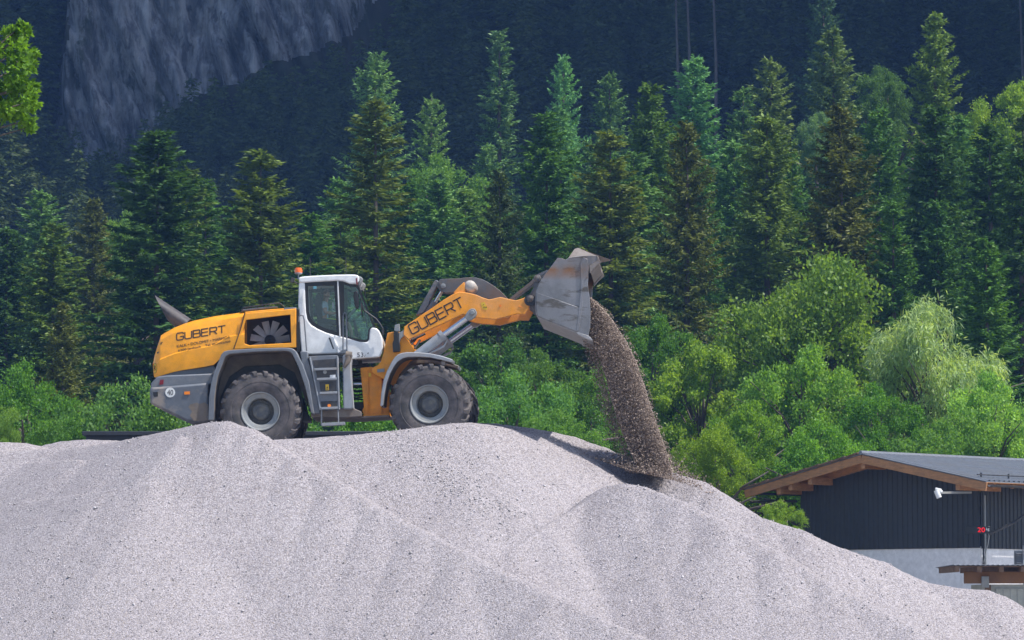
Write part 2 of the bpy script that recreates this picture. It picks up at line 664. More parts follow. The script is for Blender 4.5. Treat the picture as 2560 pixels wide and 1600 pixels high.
spines = [
    # left front heap and its crest running toward the viewer
    (sp_pts([(-420, 1100, 82), (-200, 1080, 82), (0, 1064, 81.8), (150, 1058, 81.4), (230, 1050, 80.8), (300, 1038, 79.9), (400, 1018, 79.0), (500, 998, 78.2), (540, 996, 77.9), (590, 1012, 77.6),
             (632, 1038, 77.2), (700, 1080, 76.5), (800, 1140, 75.5), (900, 1202, 74.5), (1000, 1252, 73.6), (1100, 1303, 72.7), (1300, 1402, 71.0), (1500, 1500, 69.5)]), 1.0),
    # humps behind, far left
    (sp_pts([(-200, 1046, 84), (0, 1046, 84), (60, 1047, 84.2), (92, 1054, 84.4)]), 1.0),
    (sp_pts([(118, 1049, 85.2), (150, 1043, 85.2), (200, 1038, 85.2), (270, 1041, 85.2), (330, 1050, 85)]), 1.0),
    # crest in front of the machine
    (sp_pts([(600, 1041, 78.9), (665, 1038, 78.9), (720, 1035, 79.0), (800, 1030, 79.2), (900, 1022, 79.3), (1000, 1008, 79.35), (1060, 1001, 79.4), (1115, 998, 79.5),
             (1180, 1006, 79.9), (1250, 1022, 80.3), (1330, 1045, 80.6)]), 1.0),
    # slope running down to the right, behind
    (sp_pts([(1115, 999, 80.6), (1170, 1000, 82.2), (1260, 1013, 83.2), (1350, 1030, 83.4), (1420, 1054, 83.0), (1500, 1090, 82.2), (1590, 1117, 81.3), (1650, 1135, 80.9), (1690, 1160, 80.4),
             (1740, 1195, 80), (1800, 1224, 79.6), (1890, 1251, 79.2), (1990, 1295, 79), (2080, 1325, 79), (2130, 1352, 79), (2200, 1380, 79), (2270, 1391, 79), (2330, 1394, 79),
             (2360, 1405, 79), (2420, 1442, 79), (2600, 1530, 79)]), 1.0),
    # mound in the middle right
    (sp_pts([(1440, 1146, 77.6), (1475, 1140, 77.4), (1520, 1148, 77.1), (1610, 1184, 76.2), (1700, 1228, 75.3), (1830, 1300, 74.3), (1950, 1372, 73.4), (2150, 1480, 72)]), 1.0),
]
gx = np.arange(-21.5, 23.5, .07)
gy = np.arange(58.0, 93.0, .07)
GX, GY = np.meshgrid(gx, gy)
H = np.full(GX.shape, -3.0)
wob = fbm(GX, GY, .35, 3, 4)


def smax(a, b, k):
    h = np.clip(.5 + .5 * (a - b) / k, 0, 1)
    return b * (1 - h) + a * h + k * h * (1 - h)


for pts, steep in spines:
    S = np.full(GX.shape, -9.0)
    for p, q in zip(pts[:-1], pts[1:]):
        dx, dy = q.x - p.x, q.y - p.y
        t = np.clip(((GX - p.x) * dx + (GY - p.y) * dy) / (dx * dx + dy * dy), 0, 1)
        d = np.hypot(GX - p.x - t * dx, GY - p.y - t * dy)
        rise = np.sqrt(d * d + .16 ** 2) - .16          # rounded crest
        S = np.maximum(S, p.z + t * (q.z - p.z) - REPOSE * steep * rise * (1 + .02 * wob))
    H = smax(H, S, .06)
# level on which the machine stands
PLZ = 5.24
pl = (GX > -8.5) & (GX < -1.0) & (GY > 79.6) & (GY < 86)
edge = np.minimum(np.minimum(GX + 8.5, -1.0 - GX), 86 - GY)
plz = PLZ + (GX + 5.7) * .035 - np.clip(.0 - edge, 0, 9)
outside = np.maximum(np.maximum(-8.5 - GX, GX + 1.0), np.maximum(79.9 - GY, GY - 86))
H = np.maximum(H, plz - np.clip(outside, 0, 50) * .66)
def hit_heap(px, py):
    """where the view ray through an overview pixel meets the heap"""
    for Yd in np.arange(64, 88, .06):
        p = at(px * Q, py * Q, Yd)
        i, j = int((p.x - gx[0]) / .07), int((Yd - gy[0]) / .07)
        if 0 <= i < len(gx) and 0 <= j < len(gy) and H[j, i] >= p.z:
            return p
    return None


# low crests left by older loads
for line, up in (([(430, 1046), (330, 1078), (200, 1104), (80, 1122), (-40, 1138)], .16), ([(360, 1150), (260, 1172), (150, 1186), (40, 1205), (-60, 1222)], .13), ([(190, 1098), (60, 1104), (-60, 1112)], .13),
                 ([(1000, 1075), (1100, 1130), (1190, 1185), (1260, 1225)], .10), ([(1480, 1150), (1380, 1195), (1290, 1250), (1210, 1310)], .10)):
    pts = [hit_heap(*p) for p in line]
    pts = [p for p in pts if p is not None]
    S = np.full(GX.shape, -9.0)
    for p, q in zip(pts[:-1], pts[1:]):
        dx, dy = q.x - p.x, q.y - p.y
        t = np.clip(((GX - p.x) * dx + (GY - p.y) * dy) / (dx * dx + dy * dy), 0, 1)
        d = np.hypot(GX - p.x - t * dx, GY - p.y - t * dy)
        S = np.maximum(S, p.z + up + t * (q.z - p.z) - .60 * d)
    H = smax(H, S, .07)
H += fbm(GX, GY, .35, 3, 1) * .04 + vn(GX, GY, 5, 3) * .012 + vn(GX, GY, 11, 5) * .012
# little slides of fresh stones down the slope
H += np.clip(fbm(GX * 2.2, GY * .35, .8, 4, 8), -.2, .6) * .008
H = np.maximum(H, -.4)
gv_me = grid_mesh('gravel_heap', GX, GY, H, [M['gravel']])
gravel = link_mesh('gravel_heap', gv_me)
tag(gravel, 'huge pale grey gravel heap with rounded ridges carrying the wheel loader', 'gravel heap', kind='stuff')


def heap_z(x, y):
    i = int(round((x - gx[0]) / .07))
    j = int(round((y - gy[0]) / .07))
    return float(H[min(max(j, 0), len(gy) - 1), min(max(i, 0), len(gx) - 1)])


# ------------------------------------------------------------------ tree meshes
def unit(v):
    return v / np.maximum(np.linalg.norm(v, axis=-1, keepdims=True), 1e-9)


def leaf_quads(P, D, W, L, rng):
    """diamond leaves: base point, direction, half width, length"""
    rnd = rng.normal(size=P.shape)
    n = unit(np.cross(D, rnd))
    L = L[:, None]
    W = W[:, None]
    a = P
    b = P + D * L * .45 + n * W
    c = P + D * L
    d = P + D * L * .45 - n * W
    v = np.stack([a, b, c, d], 1).reshape(-1, 3)
    return v


def cone_trunk(name, h, r0, mat, seg=8, bend=.0, seed=0, limbs=()):
    bm = bmesh.new()
    rr = random.Random(seed)
    path, rad = [], []
    for k in range(9):
        t = k / 8
        path.append((bend * math.sin(t * 3) + rr.uniform(-.04, .04), rr.uniform(-.04, .04), h * t))
        rad.append(r0 * (1 - t) ** .8 + .02)
    tube(bm, path, rad, seg)
    for p, q, r in limbs:
        p, q = Vector(p), Vector(q)
        m = (p + q) / 2 + Vector((0, 0, .12 * (q - p).length))
        tube(bm, [p, m, q], [r, r * .65, r * .25], 5)
    me = bpy.data.meshes.new(name)
    bm.to_mesh(me)
    bm.free()
    me.materials.append(mat)
    me.shade_smooth()
    return me


def spruce(seed, Hh=20.0, Rr=3.4, step=.50, nb=10, power=.64, start=.08, droop=.42, dens=2.9, hang=.6, sparse=0.0, spray=1.0, regular=0.0):
    rng = np.random.default_rng(seed)
    P, D, W, L = [], [], [], []
    z = Hh * start
    while z < Hh - .25:
        t = z / Hh
        env = Rr * (1 - t) ** power * (.92 + .16 * math.sin(z * 1.7 + seed)) + .12
        n = max(4, int(nb * (1 - .35 * t)))
        a0 = rng.uniform(0, 6.28)
        for k in range(n):
            if rng.random() < sparse:
                continue
            az = a0 + 6.283 * (k + rng.uniform(-.35, .35) * (1 - regular)) / n
            Lb = env * rng.uniform(.62 + .25 * regular, 1.12)
            zb = z + rng.uniform(-.2, .2) * (1 - regular)
            s = np.arange(.12, 1.001, max(.05, .13 / dens / max(Lb, .5)))
            s = np.clip(s + rng.uniform(-.03, .03, len(s)), .05, 1)
            rise = .55 * t + .02
            r = Lb * s
            zz = zb + Lb * (rise * s - (droop * (1 - t * .9)) * s ** 1.6 + .16 * np.maximum(s - .65, 0))
            u = np.array([math.cos(az), math.sin(az), 0])
            sd = np.array([-math.sin(az), math.cos(az), 0])
            p = u * r[:, None]
            p[:, 2] = zz
            width = (.17 + .22 * Lb * (1 - s)) * spray
            for sg in (-1, 1):
                d = unit(u * .55 + sd * sg * rng.uniform(.5, 1.0, (len(s), 1)) + np.array([0, 0, -1]) * rng.uniform(.0, .5, (len(s), 1)))
                P.append(p + rng.normal(0, .04, p.shape))
                D.append(d)
                L.append(np.clip(width * rng.uniform(.8, 1.4, len(s)), .18, 1.0))
                W.append(rng.uniform(.032, .058, len(s)) * spray)
            # hanging twigs and tip sprays
            m = rng.random(len(s)) < hang
            if m.any():
                q = p[m]
                d = unit(u * rng.uniform(.0, .5, (len(q), 1)) + sd * rng.uniform(-.35, .35, (len(q), 1)) + np.array([0, 0, -1.0]))
                P.append(q)
                D.append(d)
                L.append(rng.uniform(.20, .50, len(q)) * (1 - .5 * t))
                W.append(rng.uniform(.035, .06, len(q)))
            P.append(p)
            D.append(unit(np.tile(u, (len(s), 1)) + rng.normal(0, .35, p.shape) + np.array([0, 0, .15])))
            L.append(rng.uniform(.18, .36, len(s)))
            W.append(rng.uniform(.035, .065, len(s)))
        z += step * rng.uniform(.75, 1.25) * (1.15 - .5 * t)
    # leader shoot
    q = np.zeros((40, 3))
    q[:, 2] = np.linspace(Hh - 1.0, Hh, 40)
    d = unit(rng.normal(0, 1, (40, 3)) * np.array([1, 1, .2]) + np.array([0, 0, .7]))
    P.append(q)
    D.append(d)
    L.append(np.linspace(.34, .10, 40))
    W.append(np.full(40, .05))
    P, D, W, L = np.concatenate(P), np.concatenate(D), np.concatenate(W), np.concatenate(L)
    v = leaf_quads(P, D, W, L, rng)
    return v, np.arange(len(v)).reshape(-1, 4)


def broadleaf(seed, Hh=12.0, Rr=4.0, nclump=70, leaves=230, size=.20, low=.12, willow=False, flat=.8):
    rng = np.random.default_rng(seed)
    cz = Hh * (.5 + low / 2)
    rz = Hh * (1 - low) / 2
    C, CR = [], []
    k = 0
    lob = [(np.array([0, 0, rz * .42]), Rr * .56)]
    nl = 9 if not willow else 7
    for i in range(nl):
        az = 6.283 * (i + rng.uniform(-.3, .3)) / nl * 2
        lv = -.55 + 1.0 * i / (nl - 1) + rng.uniform(-.1, .1)
        rr0 = Rr * math.sqrt(max(.05, 1 - max(lv, 0) ** 2)) * rng.uniform(.48, .66)
        lob.append((np.array([math.cos(az) * rr0, math.sin(az) * rr0, lv * rz]), Rr * rng.uniform(.36, .54)))
    for i in range(nclump):
        lc, lr = lob[i % len(lob)]
        d = rng.normal(size=3) + np.array([0, 0, .45]) + .55 * lc / Rr
        d /= np.linalg.norm(d)
        c = lc + d * lr * rng.uniform(.55, 1.0) * np.array([1, 1, min(1.25, rz / Rr)])
        c[2] = min(c[2], rz * .97)
        C.append(c + np.array([0, 0, cz]))
        CR.append(rng.uniform(.10, .20) * Rr * (1.1 if willow else 1))
    C, CR = np.array(C), np.array(CR)
    P, D, W, L = [], [], [], []
    for c, r in zip(C, CR):
        n = int(leaves * rng.uniform(.7, 1.3))
        d = unit(rng.normal(size=(n, 3)) + np.array([0, 0, .35]))
        rad = r * rng.uniform(.25, 1.0, (n, 1)) ** .45
        p = c + d * rad * np.array([1.1, 1.1, flat])
        # twig tufts breaking the outline
        tuft = rng.random(n) < .2
        p[tuft] += d[tuft] * rng.uniform(.05, .6, (tuft.sum(), 1)) * r
        out = unit(p - np.array([0, 0, cz * .8]))
        if willow:
            dd = unit(out * .35 + rng.normal(0, .35, (n, 3)) + np.array([0, 0, -.75]))
            ln = rng.uniform(.9, 1.6, n) * size * 1.5
            wd = rng.uniform(.14, .22, n) * size
        else:
            dd = unit(out * .5 + rng.normal(0, .75, (n, 3)) + np.array([0, 0, -.1]))
            ln = rng.uniform(.7, 1.35, n) * size
            wd = rng.uniform(.28, .42, n) * size
        P.append(p)
        D.append(dd)
        L.append(ln)
        W.append(wd)
    P, D, W, L = np.concatenate(P), np.concatenate(D), np.concatenate(W), np.concatenate(L)
    v = leaf_quads(P, D, W, L, rng)
    limbs = []
    for c, r in list(zip(C, CR))[::3]:
        h0 = min(c[2] * .75, Hh * .6)
        limbs.append(((0, 0, h0), tuple(c), .05 + .02 * (1 - h0 / Hh)))
    return v, np.arange(len(v)).reshape(-1, 4), limbs


LIB = {}


def lib_spruce(key, **k):
    v, q = spruce(**k)
    LIB[key] = (np_mesh('crown', v, q, M['needles']), cone_trunk('trunk', k.get('Hh', 20) * .985, .24, M['bark'], seed=k['seed']), k.get('Hh', 20.), k.get('Rr', 3.4))


def lib_broad(key, bark='bark', **k):
    v, q, limbs = broadleaf(**k)
    LIB[key] = (np_mesh('crown', v, q, M['leaves']), cone_trunk('trunk', k.get('Hh', 12) * .86, .17, M[bark], bend=.25, seed=k['seed'], limbs=limbs), k.get('Hh', 12.), k.get('Rr', 4.))


lib_spruce('spruce_a', seed=1, Hh=22, Rr=3.6, droop=.50, hang=.8)
lib_spruce('spruce_b', seed=2, Hh=22, Rr=3.2, droop=.40, hang=.6, sparse=.08, nb=10)
lib_spruce('spruce_c', seed=3, Hh=20, Rr=3.6, droop=.30, hang=.45, step=.52, nb=10)
lib_spruce('spruce_d', seed=4, Hh=20, Rr=4.2, droop=.34, hang=.5, power=.7, nb=11, step=.54)
lib_spruce('spruce_thin', seed=5, Hh=22, Rr=2.7, droop=.46, hang=.7, sparse=.15, nb=8, step=.5)
lib_spruce('spruce_tier', seed=6, Hh=18, Rr=3.6, droop=.12, hang=.15, step=.75, nb=11, regular=.8, power=.62)
lib_spruce('spruce_bare', seed=7, Hh=20, Rr=2.0, droop=.40, hang=.6, start=.42, power=.55, nb=7)
lib_spruce('fir_wide', seed=8, Hh=17, Rr=4.4, droop=.18, hang=.3, power=.6, nb=10, step=.58)
lib_broad('broad_a', seed=11, Hh=13, Rr=5.0, nclump=150, leaves=300, size=.19)
lib_broad('broad_b', seed=12, Hh=12, Rr=4.0, nclump=120, leaves=280, size=.175)
lib_broad('broad_c', seed=13, Hh=14, Rr=3.6, nclump=120, leaves=280, size=.175, low=.2)
lib_broad('willow', seed=14, Hh=13, Rr=4.6, nclump=130, leaves=280, size=.22, willow=True, flat=1.25)
lib_broad('bush', seed=15, Hh=6, Rr=3.6, nclump=90, leaves=280, size=.145, low=.0)

# ------------------------------------------------------------------ the trees one can tell apart
DG = (.022, .050, .014)      # dark spruce green
MG = (.036, .082, .018)      # mid spruce green
OL = (.050, .080, .018)      # olive
BR = (.050, .062, .018)      # brownish
BG = (.056, .106, .036)      # blue-green
LG = (.085, .170, .040)      # light green
DE = (.105, .175, .042)      # broad leaves
YG = (.125, .200, .036)      # yellow-green
WI = (.200, .275, .155)      # willow
PG = (.130, .230, .065)      # pale green

tree_n = [0]


def plant(name, key, x, y, depth, wpx, col, label, group=None, bottom=None, crown_label=None, cat='tree', rz=None):
    """x, y: overview pixel of the tree top; wpx: half-width of the crown there, in overview pixels"""
    tree_n[0] += 1
    rr = random.Random(tree_n[0] * 7 + 3)
    top = at(x * Q, y * Q, depth)
    base = gz(top.x, depth) - .2 if bottom is None else bottom
    cr, tr, hh, rad = LIB[key]
    h = top.z - base
    conifer = key.startswith(('spruce', 'fir'))
    sx = (wpx * ((1.95 if key in ('spruce_d', 'fir_wide', 'spruce_tier', 'spruce_bare') else 2.45) if conifer else 1.25) * Q / FPX * depth) / rad
    sz = h / hh
    if not conifer:
        sz = min(sz, 1.3 * sx)
    root = empty(name, (top.x, depth, base), rr.uniform(0, 6.28) if rz is None else rz)
    tag(root, label, cat, group)
    for nm, me in (('trunk', tr), ('crown', cr)):
        o = link_mesh(nm, me, root)
        o.scale = (sx, sx, sz)
        if nm == 'crown':
            o.location = (0, 0, h - hh * sz)
            k = rr.uniform(.9, 1.1) * (2.6 if conifer else 1.8)
            o.color = (col[0] * k, col[1] * k, col[2] * k, 1)
        elif nm == 'trunk':
            o.scale = (h / hh, h / hh, h / hh)
    return root


T = 'spruce_tree'
B = 'broadleaf_tree'
trees = [
    # ---- foremost conifers, left to right
    (T, 'spruce_c', 18, 535, 172, 80, DG, 'dark green spruce cut by the left photo edge above the bright bush'),
    (T, 'spruce_b', 128, 528, 160, 85, OL, 'olive spruce with a thin pointed top just right of the left-edge spruce'),
    (T, 'spruce_c', 98, 447, 205, 72, BG, 'hazy blue-green conical spruce behind the far-left spruces, alone against the dark mountain'),
    (T, 'spruce_d', 222, 468, 178, 82, BR, 'dark brownish conifer with a blunt top left of the tall drooping spruce'),
    (T, 'spruce_a', 374, 305, 150, 130, DG, 'tall dark spruce with drooping boughs and a ragged thin top behind the exhaust stack'),
    (T, 'spruce_thin', 440, 393, 158, 78, OL, 'spruce with a small brown tip close on the right of the tall drooping spruce'),
    (T, 'spruce_thin', 487, 420, 168, 62, MG, 'slim green spruce between the tall drooping spruce and the olive-brown one'),
    (T, 'spruce_b', 617, 353, 152, 112, (.052, .076, .020), 'olive-brown broad spruce with a narrow bare tip left of the cab beacon'),
    (T, 'spruce_c', 735, 505, 176, 80, MG, 'mid green spruce rising directly behind the orange beacon'),
    (T, 'spruce_c', 555, 480, 182, 70, MG, 'green spruce half hidden between the slim spruce and the olive-brown spruce'),
    (T, 'spruce_d', 150, 712, 136, 80, BR, 'low brownish spruce above the bright bush left of the hood'),
    (T, 'spruce_thin', 888, 230, 158, 92, (.058, .080, .020), 'thin open olive spruce with visible trunk right behind the cab roof'),
    (T, 'spruce_d', 1180, 400, 156, 88, (.030, .048, .018), 'dark blunt-topped fir above the raised lift arm'),
    (T, 'spruce_a', 1292, 262, 165, 88, MG, 'deep green spruce with a crooked spindly top above the linkage of the lift arm'),
    (T, 'spruce_b', 1442, 308, 160, 100, (.056, .076, .018), 'brown-tipped olive spruce rising behind the raised bucket'),
    (T, 'spruce_a', 1537, 193, 178, 78, (.045, .085, .018), 'slender spruce with a needle-thin tip right above the bucket'),
    (T, 'spruce_d', 1622, 285, 154, 108, (.044, .056, .016), 'massive dark brown-green spruce right of the bucket lip'),
    (T, 'spruce_c', 1812, 268, 164, 92, (.052, .082, .020), 'spruce with a yellowish top between the two massive brown spruces'),
    (T, 'spruce_d', 1985, 248, 150, 138, (.043, .053, .016), 'largest brown spruce above the bright round broadleaf tree'),
    (T, 'spruce_a', 2210, 245, 156, 92, DG, 'dark green drooping spruce in front of the tallest spruce'),
    (T, 'spruce_c', 2338, 290, 160, 88, DG, 'dark spruce with a small reddish tip right of the tallest spruce'),
    (T, 'spruce_c', 2412, 352, 146, 78, DG, 'dark spruce cut by the right photo edge'),
    (T, 'spruce_b', 2110, 470, 148, 66, MG, 'narrow green spruce low between the largest brown spruce and the dark drooping one'),
    (T, 'spruce_c', 2330, 560, 138, 78, MG, 'green spruce behind the crown of the silvery willow, on its right'),
    (T, 'spruce_a', 2215, 470, 150, 66, (.028, .066, .018), 'narrow spruce standing straight above the silvery willow'),
    # ---- second row, hazier
    (T, 'fir_wide', 889, 122, 232, 92, BG, 'big hazy blue-green spruce with a thin top standing above the thin olive spruce'),
    (T, 'spruce_tier', 1020, 221, 218, 62, (.075, .130, .040), 'regular spruce with even layered branches like a comb'),
    (T, 'spruce_bare', 1180, 74, 240, 48, (.052, .100, .042), 'slender spruce with long bare pale trunk standing free against the mountain'),
    (T, 'fir_wide', 1332, 128, 240, 60, (.065, .150, .055), 'flat-topped light green conifer left of the dead trunks'),
    (T, 'spruce_c', 1440, 170, 228, 56, BG, 'pale hazy spruce behind and between the flat-topped conifer and the needle-tipped spruce'),
    (T, 'spruce_c', 1325, 248, 214, 54, (.060, .130, .050), 'light hazy larch directly behind the spindly crooked spruce'),
    (T, 'spruce_c', 1152, 338, 226, 50, BG, 'small hazy conifer at the foot of the bare trunked spruce'),
    (T, 'spruce_c', 1637, 130, 212, 78, (.055, .125, .050), 'blue-green pyramid spruce below the pale dead trunk'),
    (T, 'spruce_c', 1822, 134, 206, 70, (.065, .095, .032), 'olive spruce with a brown blunt top standing against the dark mountain'),
    (T, 'spruce_b', 1755, 205, 212, 56, BG, 'small pale conifer leaning on the left of the olive blunt-topped spruce'),
    (T, 'spruce_c', 1967, 66, 200, 78, (.055, .085, .032), 'tall conical spruce with upturned top above the largest brown spruce'),
    (T, 'spruce_c', 1945, -30, 250, 56, (.030, .060, .030), 'dim hazy spruce cut by the top photo edge behind the tall conical one'),
    (T, 'spruce_d', 2210, 28, 190, 106, (.060, .095, .022), 'tallest spruce of the right side, reaching almost to the top edge'),
    (T, 'spruce_c', 2075, 250, 176, 74, MG, 'shaded green spruce squeezed between the largest brown spruce and the tallest spruce'),
    (T, 'spruce_c', 1395, 330, 196, 60, BG, 'hazy blue-green spruce half hidden behind the brown-tipped olive spruce'),
    (T, 'spruce_c', 1735, 330, 186, 66, (.050, .105, .030), 'green spruce half hidden between massive brown spruce and the yellowish one'),
    (T, 'spruce_c', 1100, 440, 186, 66, (.060, .105, .026), 'olive spruce in front of the light green broadleaf crown above the lift arm'),
    (T, 'spruce_c', 965, 430, 186, 74, MG, 'green spruce close on the right of the thin olive spruce'),
    # ---- broadleaf trees on the slope
    (B, 'broad_b', 1055, 362, 204, 95, LG, 'light green round broadleaf tree among the conifers, under the comb-like spruce'),
    (B, 'broad_b', 825, 492, 196, 62, (.080, .170, .050), 'light green broadleaf tree just above the cab windscreen'),
    (B, 'broad_b', 2085, 150, 204, 62, (.065, .130, .045), 'soft green broadleaf crown left of the tallest spruce'),
    (B, 'broad_b', 2392, 186, 184, 92, YG, 'bright yellow-green broadleaf tree in the upper right corner'),
    (B, 'broad_b', 1930, 262, 196, 42, (.085, .150, .090), 'small pale poplar-like tree left of the tall conical spruce'),
    (B, 'broad_b', 315, 487, 186, 80, (.095, .170, .045), 'pale broadleaf crown peeping out left of the tall drooping spruce'),
    # ---- bright broadleaf belt at the foot of the slope
    (B, 'broad_a', 1905, 606, 138, 205, DE, 'largest round bright green broadleaf tree right of the falling gravel'),
    ('willow_tree', 'willow', 2195, 720, 130, 140, WI, 'silvery grey-green willow above the barn ridge'),
    (B, 'broad_c', 1655, 775, 133, 110, YG, 'yellow-green broadleaf tree directly right of the falling gravel'),
    (B, 'broad_b', 1895, 805, 128, 130, (.10, .19, .04), 'light green open tree with visible thin stems in front of the largest round tree'),
    (B, 'broad_b', 2340, 868, 124, 118, PG, 'pale green broadleaf tree above the right end of the barn roof'),
    (B, 'broad_c', 1185, 770, 140, 112, (.055, .125, .036), 'bluish green broadleaf tree under the lift arm'),
    (B, 'broad_b', 1545, 735, 146, 92, (.060, .140, .025), 'green broadleaf tree behind the top of the falling gravel'),
    (B, 'broad_b', 2080, 900, 126, 90, (.070, .165, .03), 'dark-leaved bush tree between the willow and the open thin-stemmed tree'),
    (B, 'broad_b', 1290, 820, 134, 90, (.062, .125, .032), 'mid green broadleaf tree between the lift arm and the falling gravel'),
    (B, 'broad_c', 1030, 800, 142, 90, (.060, .120, .034), 'dull green tree standing behind the lift cylinder'),
    (B, 'broad_b', 1400, 860, 128, 92, (.080, .160, .040), 'green broadleaf bush left of the falling gravel'),
    (B, 'broad_b', 1760, 940, 122, 86, (.105, .195, .030), 'bright leafy bush at the foot of the yellow-green tree'),
    ('shrub', 'bush', 1205, 882, 118, 128, (.085, .185, .060), 'bright green shrub right of the front tyre'),
    ('shrub', 'bush', 300, 905, 112, 150, (.085, .170, .055), 'light green shrub behind the counterweight'),
    ('shrub', 'bush', 60, 868, 116, 120, (.070, .160, .030), 'big green shrub in the lower left corner behind the gravel'),
    ('shrub', 'bush', 175, 985, 110, 90, (.060, .135, .030), 'low green shrub between the corner shrub and the counterweight shrub'),
    ('shrub', 'bush', 640, 905, 112, 150, (.065, .150, .035), 'green shrub seen under the cab between the wheels'),
    ('shrub', 'bush', 900, 915, 114, 110, (.075, .165, .035), 'green shrub seen through the articulation joint behind the front frame'),
    ('shrub', 'bush', 1850, 1185, 112.5, 42, YG, 'yellow-green bush touching the left corner of the barn wall'),
    ('shrub', 'bush', 1690, 1010, 116, 80, (.115, .185, .024), 'yellowish shrub beside the foot of the falling gravel'),
    ('shrub', 'bush', 1330, 975, 114, 80, (.085, .170, .045), 'small green shrub above the shadowed gravel slope'),
    ('shrub', 'bush', 1950, 1000, 120, 100, (.085, .180, .030), 'green shrub above the peak of the barn roof'),
    ('shrub', 'bush', -20, 955, 112, 55, (.110, .190, .050), 'pale shrub at the very left edge just above the gravel'),
    ('shrub', 'bush', 2240, 985, 122, 105, (.090, .175, .045), 'green shrub behind the middle of the barn roof'),
]
for t in trees:
    nm, key, x, y, d, w, c, lab = t
    g = {'spruce_tree': 'spruces on the wooded slope', 'broadleaf_tree': 'broadleaf trees on the slope', 'shrub': 'shrubs behind the gravel heap'}.get(nm)
    plant(nm, key, x, y, d, w, c, lab, g, cat={'spruce_tree': 'spruce', 'willow_tree': 'willow', 'shrub': 'shrub'}.get(nm, 'tree'))

# crowded filler trees nobody can tell apart
rr = random.Random(5)
fill = []
for k in range(125):
    d = rr.uniform(172, 236)
    x = rr.uniform(-60, 2480)
    top_lim = np.interp(x, [0, 300, 700, 800, 1000, 1200, 1500, 1800, 2100, 2420], [600, 560, 560, 400, 350, 410, 340, 310, 270, 260])
    fill.append((x, top_lim + rr.uniform(0, 190), d))
for x, y, d in fill:
    key = rr.choice(['spruce_a', 'spruce_c', 'spruce_b', 'spruce_d'])
    c = rr.choice([DG, MG, BG, OL, MG, (.05, .105, .03)])
    plant('spruce_tree', key, x, y, d, rr.uniform(58, 84), c, 'crowded spruce among many alike, mostly hidden behind the front trees', 'crowded spruces between the front trees', cat='spruce')

for k in range(20):
    d = rr.uniform(190, 232)
    x = rr.uniform(760, 2440)
    y = np.interp(x, [760, 1000, 1200, 1500, 1800, 2100, 2420], [480, 430, 450, 400, 370, 330, 300]) + rr.uniform(-20, 150)
    c = rr.choice([(.075, .145, .045), (.085, .155, .040), (.065, .125, .040)])
    plant('broadleaf_tree', rr.choice(['broad_a', 'broad_b', 'broad_c']), x, y, d, rr.uniform(48, 75), c, 'soft green broadleaf crown squeezed between the spruces of the slope', 'soft broadleaf crowns between the spruces')

# pale dead trunks in the shaded forest
for x, y0, y1, lab in ((1597, -30, 205, 'tall pale bare trunk above the blue-green pyramid spruce'),
                       (1624, -30, 150, 'thin pale bare trunk close right of the tallest bare one'),
                       (1686, -30, 145, 'pale bare trunk standing farthest right of the three above the blue-green pyramid spruce'),
                       (2412, -30, 190, 'thin bare trunk at the right edge above the bright corner tree')):
    p, q = at(x * Q, y0 * Q, 276), at((x + 3) * Q, y1 * Q, 276)
    bz = gz(q.x, 276)
    bm = bmesh.new()
    tube(bm, [(0, 0, 0), (.05, 0, (q.z - bz) * .5), (.1, 0, q.z - bz), (-.1, 0, p.z - bz)], [.17, .15, .12, .07], 8)
    for i in range(9):
        zz = (p.z - bz) * rr.uniform(.55, .97)
        a = rr.uniform(0, 6.28)
        l = rr.uniform(.4, 1.1)
        tube(bm, [(0, 0, zz), (math.cos(a) * l, math.sin(a) * l, zz - .15)], [.035, .012], 5)
    o = build('dead_trunk', bm, M['bark_mid'])
    o.location = (q.x, 276, bz)
    tag(o, lab, 'tree trunk', 'pale dead trunks before the dark mountain')

# ------------------------------------------------------------------ the shaded mountain forest: one mass
lowv = [spruce(seed=40 + i, Hh=15, Rr=3.3 + .35 * i, step=.70, nb=7, dens=.45, hang=.3, spray=2.1, power=.7) for i in range(3)]
V, Fq, off = [], [], 0
rng = np.random.default_rng(9)
cnt = 0
for k in range(6500):
    x = rng.uniform(-62, 66)
    z = 20 + 46 * rng.random()
    y = surf_y(x, z) - 1.2 + rng.uniform(-.8, .8)
    h = rng.uniform(8, 16)
    if k % 5 == 0:                     # close stand at the foot of the cliff
        h = rng.uniform(8, 13)
        tp_ = at(rng.uniform(60, 800) * Q, rng.uniform(110, 470) * Q, 285)
        x, z = tp_.x, max(tp_.z - h, 20)
        y = surf_y(x, z) - 1.2
    ok = True
    jag = rng.normal(0, 30) + 70 * float(vn(x, 3.0, .16, 5))
    for hh in (h, h * .8, h * .6):
        tx, ty = proj((x, y, z + hh))
        for off_x in (-1, 0, 1):
            if inside(tx / Q + off_x * (h - hh) * 9, ty / Q + jag, cliff_poly):
                ok = False
    if not ok:
        continue
    px, py = proj((x, y, z + h))
    if py > 900:
        continue
    if k >= 6200:
        pass
    v, q = lowv[k % 3]
    a = rng.uniform(0, 6.28)
    s = h / 15
    ca, sa = math.cos(a) * s, math.sin(a) * s
    vv = np.stack([v[:, 0] * ca - v[:, 1] * sa + x, v[:, 0] * sa + v[:, 1] * ca + y, v[:, 2] * s + z - .5], 1)
    V.append(vv.astype(np.float32))
    Fq.append(q + off)
    off += len(v)
    cnt += 1
    if cnt >= 1500:
        break
